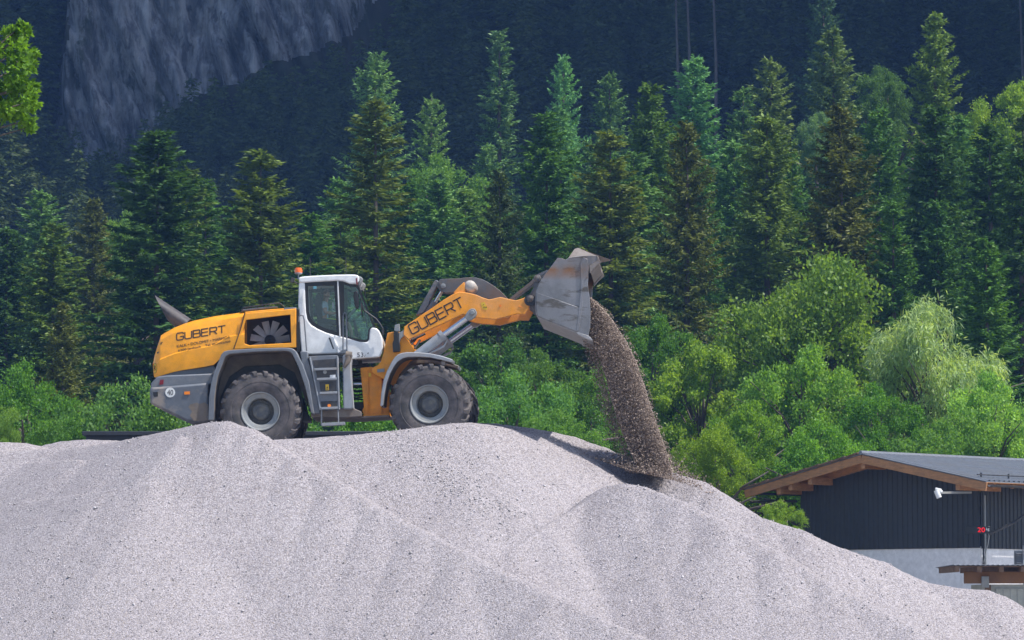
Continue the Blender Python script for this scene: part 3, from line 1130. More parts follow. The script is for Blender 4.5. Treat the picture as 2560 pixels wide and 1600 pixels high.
for k in range(110):                   # the wood goes on beyond both sides of the view
    y = rng.uniform(135, 262)
    x = rng.choice([-1, 1]) * (y * .147 + rng.uniform(6, 42))
    z = gz(x, y)
    h = rng.uniform(13, 21)
    v, q = lowv[k % 3]
    a = rng.uniform(0, 6.28)
    s = h / 15
    ca, sa = math.cos(a) * s, math.sin(a) * s
    V.append(np.stack([v[:, 0] * ca - v[:, 1] * sa + x, v[:, 0] * sa + v[:, 1] * ca + y, v[:, 2] * s + z - .5], 1).astype(np.float32))
    Fq.append(q + off)
    off += len(v)
print('dark forest trees', cnt, 'quads', off // 4)
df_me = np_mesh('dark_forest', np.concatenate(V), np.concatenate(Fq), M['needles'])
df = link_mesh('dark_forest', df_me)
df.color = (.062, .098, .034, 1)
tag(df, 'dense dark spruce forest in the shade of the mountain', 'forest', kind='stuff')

# undergrowth that fills the slope between the stems
P, D, W, L = [], [], [], []
for k in range(820):
    y = rng.uniform(121, 275)
    x = rng.uniform(-.32, .32) * y
    z = gz(x, y)
    r = rng.uniform(.9, 2.4)
    n = 170
    d = unit(rng.normal(size=(n, 3)) * np.array([1, 1, .8]) + np.array([0, 0, .5]))
    p = np.array([x, y, z + r * .5]) + d * r * rng.uniform(.4, 1.0, (n, 1))
    P.append(p)
    D.append(unit(d + rng.normal(0, .7, (n, 3))))
    L.append(rng.uniform(.2, .42, n))
    W.append(rng.uniform(.06, .12, n))
ug_v = leaf_quads(np.concatenate(P), np.concatenate(D), np.concatenate(W), np.concatenate(L), rng)
ug = link_mesh('undergrowth', np_mesh('undergrowth', ug_v, np.arange(len(ug_v)).reshape(-1, 4), M['leaves']))
ug.color = (.05, .10, .025, 1)
tag(ug, 'low green undergrowth covering the slope between the tree stems', 'undergrowth', kind='stuff')

# ------------------------------------------------------------------ maple whose leaves reach in at the upper left
MY = 62.0
mc = at(-170 * Q, 170 * Q, MY)
root = empty('maple_tree', (mc.x, MY, 0))
tag(root, 'bright green maple with toothed leaves reaching in from the left edge', 'maple')
clumps = [(20, 85, .22), (-25, 130, .34), (58, 78, .13), (38, 165, .27), (66, 152, .17), (15, 215, .26), (52, 205, .22), (72, 240, .19), (40, 262, .24), (62, 285, .15), (12, 262, .20), (75, 205, .11), (-20, 240, .3), (45, 118, .20), (78, 128, .10), (50, 62, .09), (72, 300, .08)]
P, D, W, L = [], [], [], []
limbs = []
rg = np.random.default_rng(21)
cl = [(at(x * Q, y * Q, MY + rg.uniform(-.5, .5)), r) for x, y, r in clumps]
for k in range(70):
    a = rg.normal(size=3)
    a /= np.linalg.norm(a)
    c = Vector((mc.x - 1.2 + a[0] * 2.0, MY + a[1] * 2.3, 10.6 + a[2] * 3.0))
    cl.append((c, rg.uniform(.35, .6)))
for c, r in cl:
    n = int(30 + 950 * r * r)
    d = unit(rg.normal(size=(n, 3)))
    p = np.array(c) + d * r * rg.uniform(.1, 1.0, (n, 1)) ** .6 - np.array([mc.x, MY, 0])
    dd = unit(d * .5 + rg.normal(0, .7, (n, 3)) + np.array([.15, 0, -.15]))
    # a maple leaf: three lobes
    for off_, sc in ((0, 1.0), (.8, .72), (-.8, .72)):
        side = unit(np.cross(dd, rg.normal(size=dd.shape))) if off_ == 0 else side
        P.append(p)
        D.append(unit(dd * math.cos(off_) + side * math.sin(off_)))
        L.append(rg.uniform(.09, .15, n) * sc)
        W.append(rg.uniform(.026, .04, n))
    limbs.append(((0, 0, min(c.z - 1.0, 10)), (c.x - mc.x, c.y - MY, c.z), .035))
mv = leaf_quads(np.concatenate(P), np.concatenate(D), np.concatenate(W), np.concatenate(L), rg)
o = link_mesh('crown', np_mesh('crown', mv, np.arange(len(mv)).reshape(-1, 4), M['leaves']), root)
o.color = (.135, .27, .04, 1)
link_mesh('trunk', cone_trunk('trunk', 12.5, .25, M['bark'], limbs=limbs), root)

# ------------------------------------------------------------------ wheel loader
YC = 81.5
ZB = 5.24
piv = at(905, 1000, YC)
ART = R(3.0)


def Z1(p):
    return [(360 + x / 3.98, 740 + y / 3.98) for x, y in p]


def Z2(p):
    return [(700 + x / 3.15, 640 + y / 3.15) for x, y in p]


def Z3(p):
    return [(980 + x / 4.172, 600 + y / 4.172) for x, y in p]


def Z4(p):
    return [(720 + x / 5.815, 660 + y / 5.815) for x, y in p]


def Z6(p):
    return [(520 + x / 6.046, 860 + y / 6.046) for x, y in p]


def trace(pts, dy, a=0.0):
    """photo pixels to (x, z) in the machine's own frame, on the plane dy off its centre line"""
    c, s = math.cos(a), math.sin(a)
    out = []
    for px, py in pts:
        k, m = ray(px, py)
        dx = (k * (YC + dy * c) - piv.x - dy * s) / (c + k * s)
        out.append((dx, CAM.z + m * (YC - dx * s + dy * c) - ZB))
    return out


def rear(pts, dy):
    return trace(pts, dy, 0.0)


def front(pts, dy):
    return trace(pts, dy, ART)


M['dark_duct'] = paint('dark_duct', (.055, .052, .06), .6, dirt=(.15, .13, .12), dscale=3)
loader = empty('wheel_loader', (piv.x, YC, ZB))
tag(loader, 'large orange-yellow wheel loader tipping gravel from its raised bucket', 'wheel loader')


def part(name, bm, mat, parent=None, bevel=.012, is_front=False, sharp=38, **k):
    o = build(name, bm, mat, parent or loader, bevel, sharp, **k)
    if is_front and parent is None:
        o.rotation_euler = (0, 0, -ART)
    return o


def prism_part(name, px, d0, d1, mat, fr=False, parent=None, bevel=.012, at_d=None):
    f = front if fr else rear
    bm = bmesh.new()
    prism(bm, f(px, d0 if at_d is None else at_d), d0, d1)
    return part(name, bm, mat, parent, bevel, fr)


def mesh_screen(name, tint):
    m, nt, ns, ln = nodes_of(name)
    out = ns.new('ShaderNodeOutputMaterial')
    t = ns.new('ShaderNodeBsdfTransparent')
    t.inputs[0].default_value = rgba(tint)
    ln.new(t.outputs[0], out.inputs[0])
    return m


# --- wheels
WR = .933


def tyre_bm():
    bm = bmesh.new()
    prof = [(.43, -.30), (.445, -.375), (.50, -.405), (.62, -.43), (.66, -.425), (.67, -.434), (.75, -.43), (.835, -.405), (.880, -.345), (.893, -.2), (.897, 0)]
    prof = prof + [(r, -y) for r, y in prof[-2::-1]]
    lathe_y(bm, prof, seg=72)
    nl = 22
    for side in (-1, 1):
        for k in range(nl):
            a0 = 2 * math.pi * (k + (.5 if side > 0 else 0)) / nl
            rings = []
            for y, r0, r1, da, w in ((-.430, .81, .84, -.01, .050), (-.418, .815, .888, .0, .060), (-.385, .83, .920, .02, .068), (-.30, .85, .931, .06, .07), (-.12, .86, .934, .17, .074), (.03, .86, .933, .25, .06)):
                a = a0 + da
                pts = []
                for ang, r in ((a - w, r0), (a - w * .86, r1), (a + w * .86, r1), (a + w, r0)):
                    pts.append((r * math.cos(ang), -side * y * -1 if side > 0 else y, r * math.sin(ang)))
                rings.append([(p[0], (y if side < 0 else -y), p[2]) for p in pts])
            loft(bm, rings)
    return bm


def rim_bm():
    bm = bmesh.new()
    lathe_y(bm, [(.30, .30), (.43, .32), (.432, -.30), (.447, -.385), (.438, -.402), (.422, -.400), (.410, -.375), (.395, -.352), (.345, -.335), (.312, -.318), (.300, -.29), (.292, -.17), (.28, -.165)], seg=64)
    return bm


def hub_bm():
    bm = bmesh.new()
    lathe_y(bm, [(.2915, -.16), (.290, -.175), (.275, -.185), (.215, -.19), (.205, -.235), (.185, -.262), (.172, -.266), (.165, -.285), (.11, -.292), (.10, -.284), (0, -.284)], seg=48)
    for k in range(24):
        a = 2 * math.pi * k / 24
        lathe_y(bm, [(.0165, -.17), (.0165, -.212), (.010, -.222), (0, -.222)], (.247 * math.cos(a), 0, .247 * math.sin(a)), 7)
    return bm


def make_wheel():
    w = build('wheel', rim_bm(), M['rim'], loader, 0, 30)
    build('tyre', tyre_bm(), M['rubber'], w, 0, 28)
    build('hub', hub_bm(), M['rim_dark'], w, 0, 30)
    return w


def copy_part(o):
    c = o.copy()
    COL.objects.link(c)
    c.parent = loader
    for ch in o.children:
        d = ch.copy()
        COL.objects.link(d)
        d.parent = c
    return c


hr = rear([(650.7, 1027.9)], -1.55)[0]
hf = front([(1074.6, 1009.8)], -1.55)[0]
rotf = Matrix.Rotation(-ART, 4, 'Z')
proto = make_wheel()
for i, (h, fr, sd) in enumerate(((hr, False, -1), (hf, True, -1), (hr, False, 1), (hf, True, 1))):
    w = proto if i == 0 else copy_part(proto)
    p = Vector((h[0], sd * 1.12, h[1]))
    if fr:
        p = rotf @ p
    w.location = p
    w.rotation_euler = (0, .21 * i, (-ART - R(2.5) if fr else 0) + (math.pi if sd > 0 else 0))

# --- axles and belly
bm = bmesh.new()
tube(bm, [(hr[0], -.8, hr[1]), (hr[0], -.3, hr[1]), (hr[0], .3, hr[1]), (hr[0], .8, hr[1])], [.17, .26, .26, .17], 14)
part('rear_axle', bm, M['dark'])
bm = bmesh.new()
tube(bm, [(hf[0], -.8, hf[1]), (hf[0], -.3, hf[1]), (hf[0], .3, hf[1]), (hf[0], .8, hf[1])], [.17, .28, .28, .17], 14)
part('front_axle', bm, M['dark'], None, .0, True)
prism_part('chassis', Z1([(640, 760), (1500, 560), (1560, 1100), (1640, 1190), (1640, 1240), (1560, 1235), (1400, 1100), (900, 1100), (760, 1200), (640, 1200)]), -.62, .62, M['dark'], at_d=-.62)
prism_part('belly_frame', Z2([(240, 1240), (300, 1195), (570, 1195), (640, 1225), (640, 1262), (520, 1272), (245, 1268)]), -1.05, .9, M['rust'])

# --- hood (lofted)
tops = [(80, 655), (95, 580), (130, 468), (160, 386), (200, 360), (300, 308), (400, 268), (490, 240), (700, 196), (960, 160), (1004, 156)]
bots = [(80, 668), (85, 740), (100, 812), (160, 795), (330, 746), (690, 692), (735, 660), (800, 580), (850, 545), (1004, 525)]
hws = [(80, .74), (100, .84), (160, .91), (330, .965), (1004, .965)]


def itp(t, x):
    return float(np.interp(x, [p[0] for p in t], [p[1] for p in t]))


rings = []
for x in (80, 86, 97, 112, 130, 146, 160, 180, 200, 250, 300, 400, 490, 600, 700, 830, 960, 1003):
    tp, bt, hw = itp(tops, x), itp(bots, x), itp(hws, x)
    (X0, zt), (_, zb) = rear(Z1([(x, tp)]), -.9)[0], rear(Z1([(x, bt)]), -.95)[0]
    h = zt - zb
    half = [(0, zt + .03), (.55 * hw, zt + .022), (.76 * hw, zt + .002), (.86 * hw, zt - .05 * min(1, h)), (.915 * hw, zt - .13 * h), (.965 * hw, zt - .50 * h), (.972 * hw, zt - .585 * h), (1.0 * hw, zt - .61 * h), (1.0 * hw, zt - .85 * h), (.985 * hw, zb)]
    ring_ = [(X0, -y, z) for y, z in half] + [(X0, y, z) for y, z in half[:0:-1]]
    rings.append(ring_)
bm = bmesh.new()
loft(bm, rings)
bmesh.ops.recalc_face_normals(bm, faces=bm.faces[:])
hood_bvh = BVHTree.FromBMesh(bm)
hood = part('hood', bm, M['yellow'], bevel=.01, sharp=24)


def decal(name, quads2d, mat, parent, bvh=None, y=None, fr=False, off=.006, thick=.004):
    """flat pieces given in photo pixels (lists of polygons) laid on a surface of the machine"""
    f = front if fr else rear
    bm = bmesh.new()
    for poly in quads2d:
        d0 = -.95 if y is None else y
        a = []
        for p in poly:
            dx, z = f([p], d0)[0]
            yy = d0
            if bvh is not None:
                hit = bvh.ray_cast(Vector((dx, -4, z)), Vector((0, 1, 0)))
                if hit[0] is not None:
                    yy = hit[0].y
            a.append((dx, yy - off, z))
        v0 = [bm.verts.new(p) for p in a]
        v1 = [bm.verts.new((p[0], p[1] + thick, p[2])) for p in a]
        n = len(a)
        bm.faces.new(v0)
        for i in range(n):
            bm.faces.new((v0[i], v1[i], v1[(i + 1) % n], v0[(i + 1) % n]))
    return part(name, bm, mat, parent, 0)


def stroke(poly, w):
    """ribbon pieces along a polyline, in letter units"""
    out = []
    n = len(poly)
    P = [Vector(p) for p in poly]

    def nrm(i, j):
        d = (P[j] - P[i]).normalized()
        return Vector((-d.y, d.x))
    L, Rr = [], []
    for i in range(n):
        if i == 0:
            m = nrm(0, 1)
            s = 1
            e = (P[0] - P[1]).normalized() * w * .0
        elif i == n - 1:
            m = nrm(n - 2, n - 1)
            s = 1
        else:
            n1, n2 = nrm(i - 1, i), nrm(i, i + 1)
            m = (n1 + n2).normalized()
            s = min(1 / max(.3, m.dot(n1)), 1.8)
        L.append(P[i] + m * w * s / 2)
        Rr.append(P[i] - m * w * s / 2)
    for i in range(n - 1):
        out.append([L[i], L[i + 1], Rr[i + 1], Rr[i]])
    return out


GLY = {
    'G': [[(.93, .78), (.93, .88), (.82, 1), (.12, 1), (0, .88), (0, .12), (.12, 0), (.82, 0), (.93, .12), (.93, .47), (.5, .47)]],
    'U': [[(0, 1), (0, .12), (.12, 0), (.81, 0), (.93, .12), (.93, 1)]],
    'B': [[(0, .53), (.80, .53), (.9, .62), (.9, .90), (.80, 1), (0, 1), (0, 0), (.82, 0), (.94, .10), (.94, .43), (.84, .53)]],
    'E': [[(.9, 1), (0, 1), (0, 0), (.9, 0)], [(0, .52), (.86, .52)]],
    'R': [[(0, 0), (0, 1), (.82, 1), (.93, .88), (.93, .58), (.82, .46), (0, .46)], [(.52, .46), (.95, 0)]],
    'T': [[(-.02, 1), (.98, 1)], [(.48, 1), (.48, 0)]],
}


def gubert(o, e, up, zf, w=.115):
    """name on the machine: o = lower left, e = lower right, up = letter height vector (zoom pixels)"""
    o, e, up = Vector(o), Vector(e), Vector(up)
    tot = 6 * .93 + 5 * .22
    u = (e - o) / tot
    out = []
    adv = 0
    for ch in 'GUBERT':
        for pl in GLY[ch]:
            for q in stroke(pl, w):
                out.append(zf([tuple(o + u * (adv + p.x) + up * p.y) for p in q]))
        adv += 1.15
    return out


def font_polys(text, size=1.0):
    c = bpy.data.curves.new('txt', 'FONT')
    c.body = text
    c.size = size
    o = bpy.data.objects.new('txt', c)
    COL.objects.link(o)
    bpy.context.view_layer.update()
    dg = bpy.context.evaluated_depsgraph_get()
    me = o.evaluated_get(dg).to_mesh()
    polys = [[(me.vertices[v].co.x, me.vertices[v].co.y) for v in p.vertices] for p in me.polygons]
    o.evaluated_get(dg).to_mesh_clear()
    bpy.data.objects.remove(o)
    bpy.data.curves.remove(c)
    xs_ = [p[0] for q in polys for p in q]
    return polys, min(xs_), max(xs_)


def font_on(text, o, e, up, zf):
    """text from o to e; up = vector of the capital height (font capital height is .70)"""
    polys, x0, x1 = font_polys(text)
    o, e, up = Vector(o), Vector(e), Vector(up)
    u = (e - o) / (x1 - x0)
    return [zf([tuple(o + u * (p[0] - x0) + up * (p[1] / .70)) for p in q]) for q in polys]


def disc(c, rx, ry, zf, n=24):
    return [zf([(c[0] + rx * math.cos(2 * math.pi * k / n), c[1] - ry * math.sin(2 * math.pi * k / n)) for k in range(n)])]


decal('lettering', gubert((324, 440), (806, 362), (-2, -70), Z1, .15), M['letter'], hood, hood_bvh)
small = font_on('KALK \u2022 DOLOMIT \u2022 MARMOR', (328, 514), (858, 422), (-3, -27), Z1) + font_on('6200 Jenbach', (340, 555), (565, 515), (-2, -24), Z1) + font_on('Tel. 05244/6909', (610, 503), (862, 463), (-2, -22), Z1)
decal('small_lettering', small, M['letter'], hood, hood_bvh)
decal('warning_sticker', disc((104, 716), 23, 50, Z1), M['letter'], hood, hood_bvh, off=.006)
decal('warning_sticker', disc((104, 716), 20, 46, Z1), M['sign_yellow'], hood, hood_bvh, off=.012)
decal('sticker_letter', font_on('R', (92, 742), (116, 736), (-2, -52), Z1), M['letter'], hood, hood_bvh, off=.018)
decal('lamp_opening', [Z1([(158, 462), (184, 452), (162, 488)]), Z1([(122, 555), (148, 550), (132, 575)])], M['black'], hood, hood_bvh)

# engine hatch with fan window
hatch = None
bm = bmesh.new()
o_ = [(1010, 172), (1300, 146), (1410, 134), (1514, 124), (1515, 512), (1215, 518), (1040, 521), (892, 525)]
i_ = [(1013, 238), (1300, 203), (1400, 192), (1455, 186), (1465, 465), (1215, 480), (1050, 490), (952, 455)]
for sd in (-1, 1):
    O, I = rear(Z1(o_), -.96), rear(Z1(i_), -.96)
    ring(bm, O, I, sd * .96, sd * .90)
top_ = rear(Z1([(1003, 158), (1100, 148), (1250, 134), (1410, 122), (1512, 118), (1513, 150), (1300, 172), (1010, 200)]), -.9)
prism(bm, top_, -.93, -.62)
prism(bm, top_, .62, .93)
for k in range(7):
    (x_, z_), = rear(Z1([(1030 + k * 75, 160 - k * 6)]), -.9)
    box(bm, (x_, 0, z_), (.03, 1.26, .03))
hatch = part('engine_hatch', bm, M['yellow'], bevel=.02)
bm = bmesh.new()
prism(bm, rear(Z1([(1395, 119), (1420, 117), (1516, 112), (1516, 135), (1380, 150)]), -.93), -.94, .94)
part('hatch_trim', bm, M['grey'], hatch)
# dark inside, with grille screen
bm = bmesh.new()
prism(bm, rear(Z1([(900, 215), (1505, 165), (1505, 500), (1040, 500), (900, 480)]), -.4), -.40, .40)
part('radiator_core', bm, M['black'], hatch)
fc = rear(Z1([(1255, 443)]), -.62)[0]
bm = bmesh.new()
for k in range(11):
    a = 2 * math.pi * k / 11 + .12
    r0, r1 = .11, .455
    rot = Matrix.Rotation(-a, 4, 'Y')
    tilt = Matrix.Rotation(.5, 4, 'X')
    vs = []
    for (r, w) in ((r0, .05), (r1 * .6, .078), (r1, .09)):
        for sg in (-1, 1):
            for th in (-.006, .006):
                p = Vector((0, th, sg * w))
                p = tilt @ p
                p.x += r
                p = rot @ p
                vs.append(bm.verts.new((fc[0] + p.x, -.62 + p.y, fc[1] + p.z)))
    for s in (0, 4):
        A, Bv = vs[s:s + 4], vs[s + 4:s + 8]
        for q in ((0, 1, 3, 2),):
            pass
        idx = (0, 1, 3, 2)
        for j in range(4):
            m_, n_ = idx[j], idx[(j + 1) % 4]
            bm.faces.new((A[m_], A[n_], Bv[n_], Bv[m_]))
    bm.faces.new([vs[j] for j in (0, 1, 3, 2)])
    bm.faces.new([vs[j] for j in (8, 10, 11, 9)])
fan = part('cooling_fan', bm, M['fan'], hatch, 0)
bm = bmesh.new()
lathe_y(bm, [(0, -.11), (.045, -.11), (.05, -.09), (.09, -.08), (.125, -.07), (.13, .06), (0, .06)], (fc[0], -.62, fc[1]), 24)
part('fan_hub', bm, M['dark'], hatch, 0)
bm = bmesh.new()
prism(bm, rear(Z1(i_), -.93), -.932, -.928)
part('hatch_window', bm, mesh_screen('fan_screen', (.80, .80, .82)), hatch, 0)
bm = bmesh.new()
for p, q in (((1003, 165), (960, 330)), ((960, 330), (892, 528))):
    a, b = rear(Z1([p, q]), -.975)
    tube(bm, [(a[0], -.962, a[1]), (b[0], -.972, b[1])], .011, 6)
part('hatch_seam', bm, M['black'], hatch, 0)
for sd in (-1, 1):
    bm = bmesh.new()
    pth = rear(Z1([(965, 160), (975, 135), (995, 115), (1150, 93), (1330, 70), (1352, 72), (1385, 98), (1405, 122)]), -.8)
    tube(bm, [(x, sd * .8, z) for x, z in pth], .013, 7)
    part('roof_rail', bm, M['dark'], None, 0)
bm = bmesh.new()
for a_, b_ in ((-.78, -.66), (.66, .78)):
    prism(bm, rear(Z1([(963, 162), (975, 140), (1010, 133), (1200, 112), (1330, 104), (1330, 118), (1003, 152)]), -.7), a_, b_)
part('hatch_step', bm, M['grey'])
prism_part('gap_plate', Z1([(1514, 118), (1545, 130), (1552, 560), (1515, 560)]), -.9, .9, M['black'])

# exhaust stack: wide pipe with a slanting mouth
bm = bmesh.new()
pa, pb = rear(Z1([(420, 300), (175, 120)]), -.25)
ax = Vector((pb[0] - pa[0], 0, pb[1] - pa[1]))
n_ = 24
r0, r1 = [], []
d = ax.normalized()
t = Vector((-d.z, 0, d.x))
rr_ = .205
for k in range(n_):
    a = 2 * math.pi * k / n_
    offv = t * math.cos(a) * rr_ * .9 + Vector((0, 1, 0)) * math.sin(a) * rr_ * 1.5
    base = Vector((pa[0], -.25, pa[1]))
    tip = Vector((pb[0], -.25, pb[1])) + d * (.30 * -math.cos(a) * 1.0)
    r0.append(base + offv * 1.08)
    r1.append(tip + offv * .8)
ia = [p + (Vector((pa[0], -.25, pa[1])) - p) * .12 for p in r0]
ib = [p + (Vector((pb[0], -.25, pb[1])) - p) * .0 - (t * math.cos(2 * math.pi * k / n_) * .014 + Vector((0, 1, 0)) * math.sin(2 * math.pi * k / n_) * .014) for k, p in enumerate(r1)]
loft(bm, [r0, r1, ib, ia], cap=False)
part('exhaust_stack', bm, M['dark_duct'], None, 0)

# --- counterweight
cw = prism_part('counterweight', Z1([(58, 905), (100, 908), (640, 862), (640, 1240), (430, 1246), (62, 1072), (55, 960)]), -1.40, 1.40, M['counter'], bevel=.05)
prism_part('counterweight_top', Z1([(66, 872), (130, 803), (222, 790), (690, 770), (680, 880), (100, 925), (62, 915)]), -1.30, 1.30, M['grey'], parent=cw, bevel=.03)
prism_part('sill', Z1([(104, 812), (330, 747), (700, 692), (720, 800), (222, 800), (130, 812)]), -.90, .90, M['counter'], bevel=.01)
yb = -1.40
decal('speed_sign', disc((261, 960), 49, 49, Z1), M['sign_white'], cw, None, yb, off=.008, thick=.007)
decal('sign_number', font_on('40', (231, 984), (291, 984), (0, -50), Z1), M['letter'], cw, None, yb, off=.012)
decal('side_reflector', [Z1([(402, 952), (456, 950), (456, 979), (402, 981)])], M['amber'], cw, None, yb, off=.02, thick=.019)
decal('tie_down_pocket', [Z1([(90, 957), (137, 953), (139, 1000), (104, 1004), (94, 990)])], M['black'], cw, None, yb, off=.004)
decal('tail_light', [Z1([(160, 836), (198, 832), (192, 878), (154, 884)])], M['red_lamp'], cw, None, -1.30, off=.02, thick=.019)
decal('dirt_patch', [Z1([(462, 1080), (520, 1062), (560, 1072), (600, 1058), (638, 1080), (638, 1236), (498, 1240), (455, 1190), (480, 1150), (440, 1105)])], M['dusty'], cw, None, yb, off=.003, thick=.002)


# --- fenders
def strip(outer, inner):
    return outer + inner[::-1]


rf_out = Z1([(638, 1236), (646, 1000), (668, 860), (692, 762), (770, 580), (795, 552), (835, 540), (1100, 521), (1380, 514), (1440, 515), (1482, 524), (1512, 548), (1580, 680), (1640, 850), (1692, 1172)])
rf_in = Z1([(700, 1236), (702, 1020), (716, 900), (735, 800), (795, 640), (815, 600), (850, 578), (1100, 556), (1380, 546), (1420, 548), (1450, 556), (1475, 580), (1535, 705), (1600, 900), (1662, 1165)])


def fender(name, out, inn, fr, w0, w1, mat, sd):
    f = front if fr else rear
    o, i = f(out, -1.5), f(inn, -1.5)
    bm = bmesh.new()
    n = len(o)
    y0, y1 = sd * w0, sd * w1
    oa = [bm.verts.new((x, y0, z)) for x, z in o]
    ia = [bm.verts.new((x, y0, z)) for x, z in i]
    ob = [bm.verts.new((x, y1, z)) for x, z in o]
    ib = [bm.verts.new((x, y1, z)) for x, z in i]
    for k in range(n - 1):
        bm.faces.new((oa[k], oa[k + 1], ia[k + 1], ia[k]))
        bm.faces.new((oa[k], ob[k], ob[k + 1], oa[k + 1]))
        bm.faces.new((ia[k], ia[k + 1], ib[k + 1], ib[k])).material_index = 1
        bm.faces.new((ob[k], ib[k], ib[k + 1], ob[k + 1])).material_index = 1
    for k in (0, n - 1):
        bm.faces.new((oa[k], ia[k], ib[k], ob[k]))
    return part(name, bm, [mat, M['dusty']], None, .018, fr)


for sd in (-1, 1):
    fender('rear_fender', rf_out, rf_in, False, 1.5, .62, M['grey'], sd)
    bm = bmesh.new()
    prism(bm, rear(Z1([(700, 1010), (735, 790), (810, 600), (850, 575), (1410, 545), (1470, 570), (1600, 900), (1640, 1130), (1500, 760), (1350, 680), (1000, 700), (850, 800), (760, 1000), (740, 1236), (700, 1236)]), -.7), sd * .70, sd * .64)
    part('fender_lining', bm, M['dusty'], None, 0)
ff_out = Z2([(788, 1182), (797, 1080), (815, 975), (842, 905), (875, 840), (905, 795), (930, 775), (955, 764), (1000, 757), (1090, 758), (1180, 766), (1270, 785), (1360, 814)])
ff_in = Z2([(812, 1180), (822, 1090), (840, 1000), (865, 930), (895, 875), (920, 840), (945, 820), (965, 808), (1005, 797), (1090, 795), (1180, 800), (1265, 818), (1350, 840)])
for sd in (-1, 1):
    fender('front_fender', ff_out, ff_in, True, 1.5, .62, M['grey_light'], sd)
prism_part('fender_bracket', Z2([(1270, 830), (1300, 828), (1300, 862), (1272, 858)]), -1.45, -1.2, M['rust'], True, bevel=0)

# --- ladder block
prism_part('support_column', Z2([(158, 752), (216, 752), (218, 800), (246, 900), (310, 1200), (312, 1240), (252, 1240), (240, 1100), (200, 960), (178, 880)]), -1.25, -.6, M['grey'])
lad = prism_part('ladder', Z2([(222, 788), (452, 782), (460, 800), (470, 1208), (312, 1216), (268, 1000), (236, 830)]), -1.28, -.75, M['grey'])
bm = bmesh.new()
for pts in ([(258, 822), (440, 808), (442, 880), (275, 892)], [(282, 905), (440, 898), (442, 962), (296, 968)], [(308, 990), (442, 982), (444, 1066), (322, 1076)], [(322, 1145), (448, 1140), (448, 1188), (328, 1196)]):
    prism(bm, rear(Z2(pts), -1.29), -1.292, -1.27)
part('step_recess', bm, M['dark'], lad, .004)
bm = bmesh.new()
for x0, x1, y in ((270, 446, 893), (290, 446, 970), (312, 450, 1080), (322, 455, 1200)):
    bm = bmesh.new()
    prism(bm, rear(Z2([(x0, y - 9), (x1, y - 14), (x1, y + 3), (x0, y + 8)]), -1.33), -1.345, -1.24)
    part('step_tread', bm, M['grey_light'], lad, .005)
bm = bmesh.new()
for x in ((236, 800, 318, 1214), (452, 790, 466, 1208)):
    a, b = rear(Z2([(x[0], x[1]), (x[2], x[3])]), -1.3)
    tube(bm, [(a[0], -1.29, a[1]), (b[0], -1.29, b[1])], .02, 6)
part('ladder_rail', bm, M['grey_light'], lad, 0)
decal('warning_sticker', [Z2([(358, 1012), (384, 1010), (386, 1056), (360, 1058)])], M['sign_yellow'], lad, None, -1.292, off=.006)
decal('warning_mark', [Z2([(365, 1040), (373, 1026), (378, 1040)]), Z2([(364, 1046), (380, 1045), (380, 1051), (364, 1052)])], M['letter'], lad, None, -1.292, off=.011)
decal('reflector', disc((388, 1178), 14, 13, Z2, 14), M['amber'], lad, None, -1.292, off=.012, thick=.011)
decal('type_plate', [Z2([(393, 938), (437, 934), (437, 960), (393, 963)])], M['letter_white'], lad, None, -1.292, off=.006)
decal('filler_cap', disc((354, 914), 15, 15, Z2, 14), M['rim'], lad, None, -1.292, off=.03, thick=.03)
bm = bmesh.new()
for x0, x1 in ((328, 326), (458, 462)):
    a, b = rear(Z2([(x0, 1212), (x1, 1335)]), -1.2)
    for dy in (-1.28, -1.05):
        tube(bm, [(a[0], dy, a[1]), (b[0], dy, b[1])], .013, 6)
prism(bm, rear(Z2([(330, 1316), (512, 1308), (512, 1330), (330, 1340)]), -1.2), -1.30, -1.02)
part('hanging_step', bm, M['grey_light'], lad, .004)
prism_part('hydraulic_tank', Z2([(492, 785), (520, 772), (566, 800), (560, 860), (566, 1000), (578, 1195), (574, 1204), (498, 1206)]), -1.25, -.72, M['grey_light'], bevel=.03)
bm = bmesh.new()
a, b = rear(Z2([(548, 780), (505, 880)]), -1.2)
tube(bm, [(a[0], -1.2, a[1]), ((a[0] + b[0]) / 2 + .02, -1.24, (a[1] + b[1]) / 2), (b[0], -1.26, b[1])], [.075, .07, .03], 12)
tube(bm, [(a[0] - .09, -1.2, a[1] + .01), (a[0] + .05, -1.2, a[1] - .01)], .085, 12)
part('filler_neck', bm, M['dusty'], None, 0)
bm = bmesh.new()
for pth, dy in ((Z2([(148, 520), (150, 478), (165, 466), (182, 470), (190, 500), (210, 748)]), -1.0),
                (Z2([(497, 745), (497, 475), (503, 452), (511, 447), (520, 455), (524, 480), (527, 742)]), -1.05)):
    bm = bmesh.new()
    tube(bm, [(x, dy, z) for x, z in rear(pth, dy)], .017, 7)
    part('handrail', bm, M['grey'], None, 0)
prism_part('rail_bracket', Z2([(450, 770), (495, 735), (530, 735), (527, 765)]), -1.06, -.9, M['grey'])

# --- cab
CW = .88
side = [(158, 268), (245, 268), (252, 400), (258, 560), (266, 700), (280, 790), (305, 840), (350, 892), (430, 938), (560, 995), (700, 1034), (760, 1048), (870, 1078), (960, 1105), (1040, 1128), (1110, 1136), (1150, 1130), (1176, 1100),
        (1182, 1000), (1195, 945), (1225, 918), (1290, 935), (1325, 970), (1352, 1020), (1375, 1090), (1382, 1200), (1366, 1290), (1335, 1352), (910, 1386), (895, 1340), (730, 1300), (292, 1312), (192, 1276), (172, 1050), (155, 800), (150, 560)]
